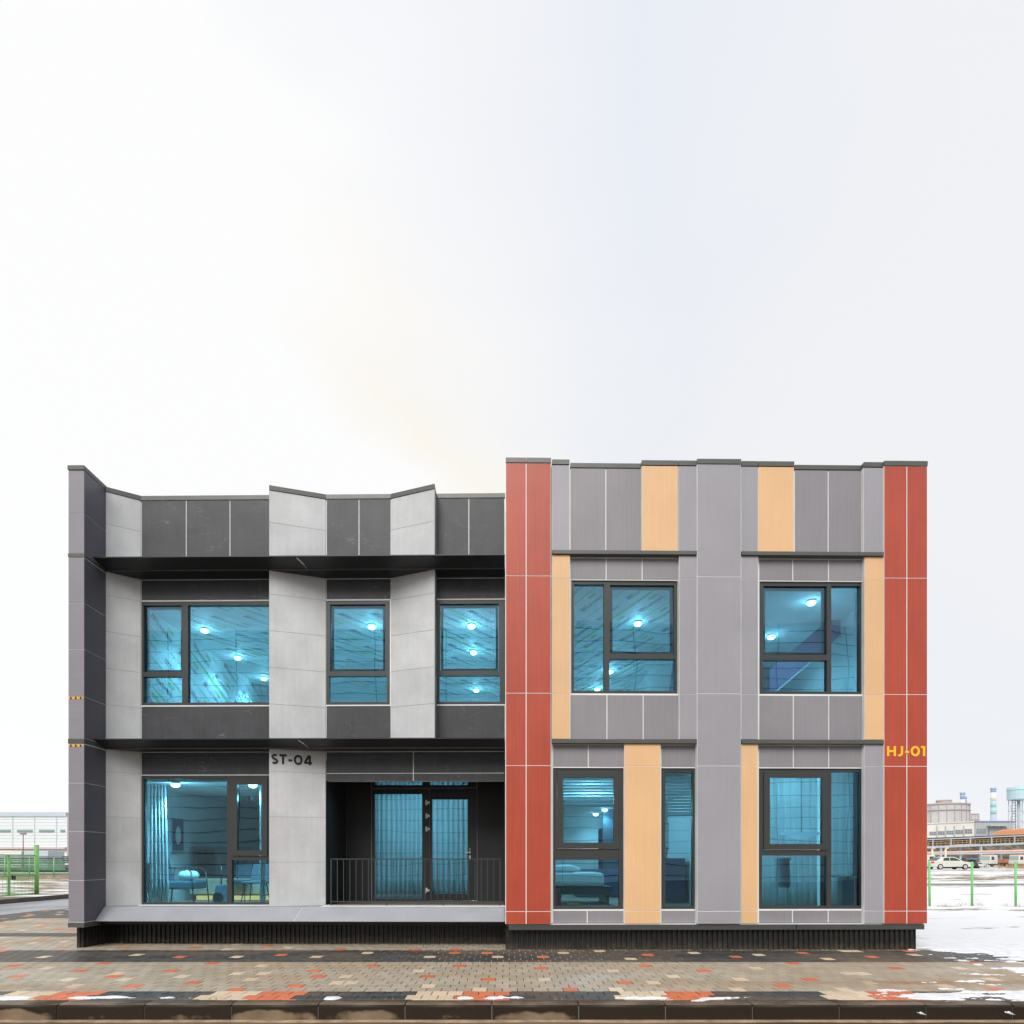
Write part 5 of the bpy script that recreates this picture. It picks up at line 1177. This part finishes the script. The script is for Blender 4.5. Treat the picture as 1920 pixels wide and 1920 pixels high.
# ---- sedan
def sedan(loc, label, paint, rz=0):
    t = thing('parked_car', label, 'car', loc, 'cars parked on the snowy lot', rz)
    L_, Wd = 4.9, 1.8
    low = [(-2.45, .42), (-2.42, .78), (-2.3, .93), (-1.75, 1.0), (1.0, .96), (1.9, .86), (2.32, .72), (2.45, .5), (2.42, .28), (-2.4, .28)]
    s = MB(); n = len(low)
    for yv, in_ in ((-Wd / 2, .0), (-Wd / 2 + .12, .04), (Wd / 2 - .12, .04), (Wd / 2, 0)):
        k = 1 if abs(yv) < Wd / 2 else .97
        s.v += [(a * k, yv, .62 + (b_ - .62) * (1 if k == 1 else .93)) for a, b_ in low]
    for j in range(3):
        for i in range(n): i2 = (i + 1) % n; s.f.append((j * n + i, j * n + i2, (j + 1) * n + i2, (j + 1) * n + i)); s.m.append(0); s.sm.append(True)
    s.f.append(tuple(reversed(range(n)))); s.f.append(tuple(range(3 * n, 4 * n))); s.m += [0, 0]; s.sm += [False, False]
    body = s.build('body', paint, t, .03, False)
    roof = [(-1.85, .97), (-1.15, 1.38), (-.5, 1.45), (.25, 1.43), (.6, 1.33), (1.25, .95)]
    s = MB(); n = len(roof)
    for yv, zc in ((-.84, .97), (.84, .97)): s.v += [(a, yv * (1 - .18 * (b_ - .97) / .48), b_) for a, b_ in roof]
    s.f = [tuple(range(n)), tuple(reversed(range(n, 2 * n)))] + [(i + 1, i, n + i, n + i + 1) for i in range(n - 1)]; s.m = [0] * len(s.f); s.sm = [False] * len(s.f)
    s.build('cabin', paint, t, .03, False)
    for a, b_, nm in (([(-1.05, 1.0), (-.95, 1.30), (-.5, 1.37), (-.32, 1.37), (-.32, 1.0)], 0, 'side_window'), ([(-.24, 1.0), (-.24, 1.37), (.2, 1.36), (.52, 1.27), (.95, 1.0)], 0, 'side_window')):
        for sd in (-1, 1):
            s = MB(); pts = [(x, sd * (.84 * (1 - .18 * (z - .97) / .48) + .012), z) for x, z in a]; s.quad(pts if sd < 0 else pts[::-1]); s.quad([(p[0], p[1] - sd * .01, p[2]) for p in (pts[::-1] if sd < 0 else pts)]); s.build(nm, M['carglass'], t, 0, False)
    s = MB(); s.quad([(-1.80, -.72, 1.02), (-1.80, .72, 1.02), (-1.20, .62, 1.375), (-1.20, -.62, 1.375)][::-1]); s.quad([(.64, -.62, 1.345), (.64, .62, 1.345), (1.22, .74, 1.0), (1.22, -.74, 1.0)][::-1]); s.build('windscreen', M['carglass'], t, 0, False)
    for xw in (-1.42, 1.42):
        for sd in (-1, 1):
            s = MB(); s.tube((xw, sd * .91, .32), (xw, sd * .70, .32), .33, n=22); wl = s.build('wheel', mat('tyre', (.02, .02, .02), .8) if 'tyre' not in M else M['tyre'], t, .02, False)
            s = MB(); s.tube((xw, sd * .925, .32), (xw, sd * .90, .32), .21, n=18); s.build('rim', M['steel'], wl, 0, False)
    s = MB(); s.box(-2.40, -2.15, -.925, -.70, .72, .92); s.build('tail_light', mat('red_lens', (.6, .03, .02), .3), t, .02, False)
    s = MB(); s.box(2.2, 2.38, -.88, -.60, .58, .72); s.build('headlight', M['steel'], t, .02, False)
    return t
M['tyre'] = mat('tyre_rubber', (.02, .022, .02), .8)
M['carw'] = mat('cream_white_paint', (.60, .61, .56), .25, namt=.08)
Yc = 70
gz = .52
sedan(((1776 - VX) / F * Yc, Yc, gz), 'cream white sedan parked side on behind the green posts', M['carw'])
t = sedan(((1832 - VX) / F * 92, 92, .50), 'low white car mostly hidden between the sedan and the truck', M['carw'], 0); t.scale = (.62, .62, .5)
# ---- trucks
def truck(loc, label, bedm, rz):
    t = thing('parked_truck', label, 'truck', loc, 'lorries parked before the pipe bridge', rz); t.scale = (.70, .70, .68)
    s = MB(); s.prism([(-1.2, -1.2), (1.1, -1.2), (1.2, -1.0), (1.2, 1.0), (1.1, 1.2), (-1.2, 1.2)], .7, 1.6); s.prism([(-1.2, -1.17), (.9, -1.17), (1.0, -.97), (1.0, .97), (.9, 1.17), (-1.2, 1.17)], 1.6, 2.85); s.build('cab', M['carw'], t, .06, False)
    s = MB(); s.hexa([(1.03, -.95, 1.65), (1.05, -.95, 1.65), (1.05, .95, 1.65), (1.03, .95, 1.65)], [(1.0, -.95, 2.55), (1.03, -.95, 2.55), (1.03, .95, 2.55), (1.0, .95, 2.55)]); s.build('windscreen', mat('pale_windscreen', (.30, .42, .42), .1), t, 0, False)
    for sd in (-1, 1): s = MB(); s.box(-.1, .75, sd * 1.18 - .01, sd * 1.18 + .01, 1.7, 2.45); s.build('side_window', M['carglass'], t, 0, False)
    s = MB(); s.box(-.6, .4, -.8, .8, 2.86, 3.05); s.build('roof_fairing', mat('red_orange_paint', (.55, .14, .06), .5), t, 0, False)
    s = MB(); s.box(-7.5, -1.35, -1.2, 1.2, 1.0, 1.9); s.build('cargo_bed', bedm, t, .03, False)
    s = MB(); s.box(-7.4, 1.1, -.45, .45, .55, .95); s.build('chassis', M['doorf'], t, 0, False)
    for xw in (.4, -5.2, -6.4):
        for sd in (-1, 1): s = MB(); s.tube((xw, sd * 1.18, .48), (xw, sd * .85, .48), .48, n=16); s.build('wheel', M['tyre'], t, 0, False)
    s = MB(); s.box(1.19, 1.24, -1.0, -.7, .85, 1.05); s.box(1.19, 1.24, .7, 1.0, .85, 1.05); s.build('headlight', M['steel'], t, 0, False)
M['rust'] = mat('salmon_red_primer', (.46, .17, .10), .7, namt=.25)
truck(((1854 - VX) / F * 100, 100, .5), 'white lorry with an orange roof fairing left of the other lorry', M['rust'], R(-165))
truck(((1908 - VX) / F * 97, 97, .5), 'white lorry at the right picture edge', M['rust'], R(-168))
truck(((1741 - VX) / F * 96, 96, .5), 'white lorry peeping out beside the red building corner', M['rust'], R(-20))
t = thing('scrap_heap', 'dark heap partly covered by a blue sheet behind the sedan', 'heap', ((1801 - VX) / F * 80, 80, .5))
s = MB(); q = random.Random(4)
for i in range(14): a = q.uniform(-1.8, 1.8); s.lathe((a, q.uniform(-.5, .5), 0), [(.7, 0), (.6 * q.uniform(.6, 1.1), .5), (.25, 1.0 + .5 * q.random() * (1 - abs(a) / 2.2))], 7)
s.build('scrap', M['doorf'], t, 0, False)
s = MB(); s.prism([(-1.9, -.7), (-.6, -.9), (-.4, .4), (-1.7, .6)], 1.15, 1.25); s.prism([(.9, -.6), (1.7, -.8), (1.8, .3), (1.0, .4)], 1.2, 1.3); s.build('blue_sheet', mat('blue_sheet', (.05, .25, .60), .6), t, .03, False)

# ---- pipe bridge
Yb = 118
pb = thing('pipe_bridge', 'grey steel pipe bridge with a yellow walkway railing', 'bridge', ((1800 - VX) / F * Yb, Yb, .5))
M['bsteel'] = mat('blue_grey_steel', (.42, .48, .53), .6, namt=.1); M['yrail'] = mat('ochre_paint', (.62, .36, .10), .6, namt=.15); M['dsteel'] = mat('dark_steel', (.06, .06, .07), .6)
def P(px, py, Yd): return at(px, py, Yd)
def beam2(mb, p0_, p1_, th, y0, dep, m=0):     # a beam in the x-z plane through two photo-measured points at distance y0
    a, b = at(*p0_, y0), at(*p1_, y0)
    mb.hexa([(a[0], y0, a[2] - th), (b[0], y0, b[2] - th), (b[0], y0 + dep, b[2] - th), (a[0], y0 + dep, a[2] - th)], [(a[0], y0, a[2]), (b[0], y0, b[2]), (b[0], y0 + dep, b[2]), (a[0], y0 + dep, a[2])], m)
def lin(px, a, b): return a + (b - a) * (px - 1740) / 180.0
XA, XB = 1700, 2120
s = MB(); beam2(s, (XA, lin(XA, 1571, 1564.5)), (XB, lin(XB, 1571, 1564.5)), .25, Yb - .3, 3.2); s.build('top_cover', M['dsteel'], pb)
s = MB(); beam2(s, (XA, lin(XA, 1573.5, 1566)), (XB, lin(XB, 1573.5, 1566)), .18, Yb - .4, .3); s.build('top_beam', M['bsteel'], pb)
s = MB(); beam2(s, (XA, lin(XA, 1587, 1579.5)), (XB, lin(XB, 1587, 1579.5)), .38, Yb - .4, 3.4); s.build('deck_beam', M['bsteel'], pb)
for px in (1747, 1781, 1817, 1857, 1900, 1945, 1990, 2040):
    s = MB(); a, b = at(px, lin(px, 1573, 1566), Yb), at(px, lin(px, 1588, 1580.5), Yb); s.box(a[0] - .09, a[0] + .09, Yb - .35, Yb - .15, b[2], a[2]); s.build('post', M['bsteel'], pb)
for px in (1763, 1838, 1925, 2010):
    s = MB(); a = at(px, lin(px, 1589, 1581), Yb); s.box(a[0] - .16, a[0] + .16, Yb - .3, Yb + .1, .3, a[2]); s.build('leg', M['bsteel'], pb)
for px in (1799, 1875, 1960):
    s = MB(); a = at(px, lin(px, 1589, 1581), Yb + 3); s.box(a[0] - .14, a[0] + .14, Yb + 2.6, Yb + 2.9, .3, a[2]); s.build('leg', M['bsteel'], pb)
s = MB(); 
for k in (1578, 1582): beam2(s, (XA, lin(XA, k, k - 7)), (XB, lin(XB, k, k - 7)), .06, Yb - .1, .06)
px = XA
while px < XB: a, b = at(px, lin(px, 1578, 1571), Yb), at(px, lin(px, 1587, 1579.5), Yb); s.box(a[0] - .035, a[0] + .035, Yb - .1, Yb - .04, b[2], a[2]); px += 8
s.build('walkway_railing', M['yrail'], pb)['kind'] = 'stuff'
s = MB()
for k, r_ in ((1583.5, .22), (1580, .18), (1576.5, .14)):
    a, b = at(XA, lin(XA, k, k - 7), Yb + 1.6), at(XB, lin(XB, k, k - 7), Yb + 1.6); s.tube(a, b, r_, n=10)
s.build('pipe', mat('weathered_pipe', (.34, .30, .26), .6, nscale=.5, namt=.5), pb)
# lower pipes
lp = thing('low_pipeline', 'salmon pipe above a pale duct running below the pipe bridge', 'pipeline', ((1850 - VX) / F * 112, 112, .5))
a, b = at(1700, 1600, 112), at(2120, 1591, 112); s = MB(); s.tube(a, b, .22, n=12); s.build('pipe', mat('salmon_pipe', (.66, .42, .32), .6, namt=.1), lp)
s = MB(); beam2(s, (1700, 1601, ), (2120, 1594), .26, 111, .8); s.build('duct', M['bsteel'], lp)
s = MB()
for px in (1800, 1860, 1915, 1980): a = at(px, 1600, 111.5); s.box(a[0] - .1, a[0] + .1, 111.3, 111.6, .4, a[2] - .1)
s.build('support', M['bsteel'], lp)
for px, lab in ((1748, 'left of two cream swan neck vent pipes'), (1773, 'right of two cream swan neck vent pipes')):
    a = at(px, 1603, 108); s = MB(); top = at(px, 1593, 108)[2]
    pts = [(a[0], 108, .5), (a[0], 108, top)] + [(a[0] + .28 - .28 * math.cos(R(i * 22)), 108, top + .28 * math.sin(R(i * 22))) for i in range(1, 7)]
    s.path(pts, .16, 10); tag(s.build('vent_pipe', mat('cream_pipe', (.70, .58, .48), .6)), lab, 'vent pipe', 'swan neck vent pipes')
# embankment with bare scrub
s = MB(); M['scrub'] = mat('bare_scrub', (.085, .07, .055), .95, nscale=.9, namt=.5, col2=(.16, .13, .10), bump=1, bscale=3)
n = 60; V = []
for j in range(5):
    for i in range(n + 1):
        x = 70 + 150 * i / n; t_ = j / 4; V.append((x, 124 + 6 * t_ + .8 * noise.noise((x * .4, j, 0)), .2 + t_ * 4.7 + .5 * noise.noise((x * .5, j * 1.3, 3)) * t_))
s.v = V
for j in range(4):
    for i in range(n): a = j * (n + 1) + i; s.f.append((a, a + 1, a + n + 2, a + n + 1)); s.m.append(0); s.sm.append(False)
tag(s.build('embankment', M['scrub']), kind='structure')
# ---- factory halls
M['hallw'] = mat('off_white_wall', (.70, .69, .64), .7, namt=.05, nscale=.3); M['hallg'] = mat('grey_metal_wall', (.44, .45, .44), .6, namt=.06, nscale=.3); M['hwin'] = mat('hall_glass', (.20, .25, .32), .3); M['hblue'] = mat('faded_blue_roof', (.22, .30, .55), .6)
def hall(name, label, pxa, pxb, pya, pyb, Yh, dep, m, roof=None, base=.3, cat='factory hall'):
    t = thing(name, label, cat, ((pxa + pxb - 2 * VX) / 2 / F * Yh, Yh, base))
    a, b = at(pxa, pya, Yh), at(pxb, pyb, Yh)
    s = MB(); s.hexa([(a[0], Yh, base), (b[0], Yh, base), (b[0], Yh + dep, base), (a[0], Yh + dep, base)], [(a[0], Yh, a[2]), (b[0], Yh, b[2]), (b[0], Yh + dep, b[2]), (a[0], Yh + dep, a[2])])
    s.build('wall', M[m], t)
    s = MB(); s.hexa([(a[0] - .2, Yh - .2, a[2] + .01), (b[0] + .2, Yh - .2, b[2] + .01), (b[0] + .2, Yh + dep, b[2] + .01), (a[0] - .2, Yh + dep, a[2] + .01)], [(a[0] - .2, Yh - .2, a[2] + .25), (b[0] + .2, Yh - .2, b[2] + .25), (b[0] + .2, Yh + dep, b[2] + .25), (a[0] - .2, Yh + dep, a[2] + .25)])
    s.build('roof', M[roof or m], t)
    return t
def hwin(t, px0, px1, py0, py1, Yh, m='hwin', mull=3, name='window'):
    a, b = at(px0, py0, Yh), at(px1, py1, Yh); s = MB(); s.box(a[0], b[0], Yh - .06, Yh - .01, b[2], a[2]); f = s.build(name, M[m], t)
    if mull:
        s = MB()
        for i in range(mull + 1): xx = a[0] + (b[0] - a[0]) * i / mull; s.box(xx - .05, xx + .05, Yh - .12, Yh - .062, b[2], a[2])
        zm = (a[2] + b[2]) / 2; s.box(a[0], b[0], Yh - .115, Yh - .065, zm - .04, zm + .04); s.build('frame', M['hallg'], f)
Yh = 150
h1 = hall('factory_hall', 'off white hall with a row of square windows behind the pipe bridge', 1725, 1827, 1546, 1541.5, Yh, 30, 'hallw')
for a, b, c, d in ((1742.5, 1754.5, 1559.5, 1566), (1758, 1770.5, 1558.5, 1565.5), (1774.5, 1787.5, 1557.5, 1564.5), (1791, 1805, 1556, 1564), (1808.5, 1822, 1554.5, 1563)): hwin(h1, a, b, c, d, Yh)
s = MB()
for px in (1756.3, 1772.5, 1789, 1806.5): a = at(px, 1546, Yh); s.box(a[0] - .12, a[0] + .12, Yh - .15, Yh - .003, .3, a[2] - .3)
s.build('pilaster', M['hallg'], h1)
h2 = hall('factory_hall', 'grey metal hall with a blue roof edge left of the water tower', 1827.5, 1901, 1541, 1541, Yh, 30, 'hallg', 'hblue')
hwin(h2, 1831, 1848, 1554, 1562.5, Yh); hwin(h2, 1852.5, 1855.5, 1554, 1566, Yh, mull=0, name='door'); hwin(h2, 1887, 1897, 1554, 1556, Yh, mull=0)
s = MB(); a, b = at(1850, 1548, Yh), at(1886, 1549.5, Yh); s.box(a[0], b[0], Yh - 1.2, Yh - .01, b[2], a[2]); s.build('awning', M['bsteel'], h2)
s = MB()
for i in range(14): a = at(1829 + i * 5.2, 1541, Yh); s.box(a[0] - .03, a[0] + .03, Yh - .08, Yh - .003, .3, a[2])
s.build('seam_trim', M['bsteel'], h2)['kind'] = 'stuff'
t = thing('orange_roof_shed', 'long shed with a curved orange roof before the water tower', 'shed', ((1900 - VX) / F * 132, 132, .3))
s = MB(); R0 = [(1862, 1566), (1866, 1563), (1871, 1560), (1880, 1557.5), (1900, 1556), (1920, 1554.5), (2000, 1552), (2060, 1555), (2064, 1566)]
pts = [at(px, py, 132) for px, py in R0]; n = len(pts); s.v = [(p[0], 132, p[2]) for p in pts] + [(p[0] * 138 / 132, 138, p[2] + .5) for p in pts]
s.f = [tuple(reversed(range(n))), tuple(range(n, 2 * n))] + [(i, i + 1, n + i + 1, n + i) for i in range(n - 1)]; s.m = [0] * len(s.f); s.sm = [False] * len(s.f); s.build('roof', mat('orange_roof', (.62, .27, .13), .6, namt=.15), t)
s = MB(); a, b = at(1864, 1566.5, 132), at(2060, 1566.5, 132); s.box(a[0] + .8, b[0], 132.4, 137, .3, a[2]); s.build('wall', M['dsteel'], t)
# ---- round vessels
def drum(name, label, px0, px1, pyt, pyb, Yd, rim, m, nf=16, extra=None):
    r = (px1 - px0) / 2 / F * Yd; cx = ((px0 + px1) / 2 - VX) / F * Yd; zt = at(0, pyt, Yd)[2]; zb = at(0, pyb, Yd)[2]
    t = thing(name, label, 'silo', (cx, Yd, zb)); s = MB(); s.lathe((cx, Yd, zb), [(r * .985, 0), (r * .985, zt - zb)], nf); o = s.build('drum', M[m], t)
    for p in o.data.polygons: p.use_smooth = False
    for zf in rim: s = MB(); zc = at(0, zf, Yd)[2]; s.lathe((cx, Yd, zc - .25), [(r * 1.01, 0), (r * 1.04, .2), (r * 1.0, .5)], nf * 2); s.build('rim', M['drim'], t)
    s = MB()
    for i in range(nf): a = 2 * math.pi * i / nf; s.box(cx + r * math.cos(a) - .07, cx + r * math.cos(a) + .07, Yd + r * math.sin(a) - .07, Yd + r * math.sin(a) + .07, zb, zt)
    s.build('seam_rib', M['drim'], t)['kind'] = 'stuff'
    return t
M['drum'] = mat('pinkish_grey_cladding', (.50, .485, .475), .6, namt=.08, nscale=.2); M['drim'] = mat('brownish_rim', (.44, .38, .38), .6); M['drumb'] = mat('beige_cladding', (.58, .52, .46), .6)  # cladding greyed, slight distance haze mixed into its colour
drum('round_silo', 'large round pinkish grey silo with dark rims', 1722, 1808, 1509.5, 1548, 215, [1510, 1521], 'drum', 22)
drum('round_silo', 'small beige drum on top of the large silo', 1757.5, 1782, 1501, 1509, 215, [1501.5, 1505], 'drumb', 14)
drum('round_silo', 'smaller round silo right of the large one', 1803, 1832, 1526.5, 1545, 225, [1527, 1537], 'drum', 16)
# ---- chimneys
def chimney(label, px, w0, w1, pyt, pyb, Yd, bands):
    cx = (px - VX) / F * Yd; zt = at(0, pyt, Yd)[2]; zb = .3
    t = thing('striped_chimney', label, 'chimney', (cx, Yd, .3), 'chimneys on the skyline')
    s = MB(); r1 = w0 / 2 / F * Yd; r0 = w1 / 2 / F * Yd
    zs = [zb] + [at(0, b_[0], Yd)[2] for b_ in bands] ; mi = 0
    for k in range(len(bands)):
        za, zb2 = zs[k], zs[k + 1]; f = lambda z: r0 + (r1 - r0) * max(0, (z - zs[0]) / (zt - zs[0]))
        s.lathe((cx, Yd, 0), [(f(za), za), (f(zb2), zb2 - .001)], 16, bands[k][1])
    s.build('shaft', [M['cbl'], M['ccr'], M['ccy'], M['cmb']], t)
    s = MB(); s.lathe((cx, Yd, zt - .4), [(r1 * 1.05, 0), (r1 * 1.15, .5), (r1 * 1.15, 1.2)], 16); s.build('rim', M['cmb'], t)
    return t
M['cbl'] = mat('periwinkle', (.42, .47, .60), .6); M['ccr'] = mat('pale_cream', (.74, .71, .66), .6); M['ccy'] = mat('aqua', (.38, .56, .60), .6); M['cmb'] = mat('mid_blue', (.28, .38, .54), .6)  # blues and aqua paled, distance haze put into the paint colours
chimney('tall chimney banded cream, aqua and blue right of the halls', 1862.5, 8.6, 11, 1480, 1541, 330, [(1527, 0), (1514, 2), (1502, 2), (1486, 1), (1480, 3)])
chimney('blue topped cream chimney behind the large silo', 1804.8, 7.6, 9, 1488.5, 1541, 350, [(1513, 2), (1499, 1), (1488.5, 3)])
chimney('thin blue chimney right behind the blue topped one', 1811, 3.4, 4.4, 1496, 1541, 360, [(1520, 1), (1509, 0), (1496, 3)])
# ---- water tower
Yt = 190; t = thing('water_tower', 'pale blue water tank on a lattice tower at the right edge', 'water tower', ((1911 - VX) / F * Yt, Yt, .3))
cx = (1910 - VX) / F * Yt; zt, zb = at(0, 1482, Yt)[2], at(0, 1499, Yt)[2]; r = 17.5 / F * Yt
s = MB(); s.lathe((cx, Yt, 0), [(r * .9, zb - .3), (r, zb), (r, zt), (r * 1.06, zt + .1), (r * 1.0, zt + .9), (r * .2, zt + 1.5)], 20); o = s.build('tank', mat('tank_blue', (.42, .60, .64), .6, namt=.08), t)
for p in o.data.polygons: p.use_smooth = False
s = MB(); s.tube((cx, Yt, .3), (cx, Yt, zb - .3), .42, n=12); s.build('column', M['bsteel'], t)
for i in range(6):
    a = R(30 + 60 * i); s = MB(); s.tube((cx + r * .85 * math.cos(a), Yt + r * .85 * math.sin(a), .3), (cx + r * .85 * math.cos(a), Yt + r * .85 * math.sin(a), zb - .3), .09, n=8); s.build('leg', M['bsteel'], t)
s = MB()
for z0_ in range(6):
    za = .5 + z0_ * (zb - .8) / 6; zc = .5 + (z0_ + 1) * (zb - .8) / 6
    for i in range(6):
        a, b = R(30 + 60 * i), R(90 + 60 * i); k = r * .85; p_, q_ = (cx + k * math.cos(a), Yt + k * math.sin(a)), (cx + k * math.cos(b), Yt + k * math.sin(b))
        s.tube((*p_, za), (*q_, zc), .04, n=5); s.tube((*p_, zc), (*q_, zc), .05, n=5)
s.build('bracing', M['bsteel'], t)['kind'] = 'stuff'
s = MB(); xl_, xr_ = at(1887.5, 0, Yt)[0], at(1894, 0, Yt)[0]; zl_ = at(0, 1501.5, Yt)[2]
s.tube((xl_, Yt - 2, .3), (xl_, Yt - 2, zl_), .08, n=6); s.tube((xr_, Yt - 2, .3), (xr_, Yt - 2, zl_), .08, n=6)
k = .8
while k < zl_: s.tube((xl_, Yt - 2, k), (xr_, Yt - 2, k), .06, n=5); k += .85
s.tube((xl_, Yt - 2, zl_), (cx, Yt, zl_), .08, n=6)
s.build('ladder', M['dsteel'], t)

# ---- the pale warehouse across the road, seen as a reflection in the glass
rw = thing('street_warehouse', 'pale panelled warehouse across the road, mirrored in the windows', 'warehouse', (0, -30, -.3))
s = MB(); s.box(-50, 50, -45, -30, -.3, 22); s.build('wall', M['wh'], rw)
s = MB()
for i in range(22): s.box(-50, 50, -29.999, -29.95, i * 1.0 + .2, i * 1.0 + .27)
for i in range(17): s.box(-50 + i * 6.2, -49.93 + i * 6.2, -29.995, -29.94, -.3, 22)
s.build('seam_trim', M['dsteel'], rw)['kind'] = 'stuff'
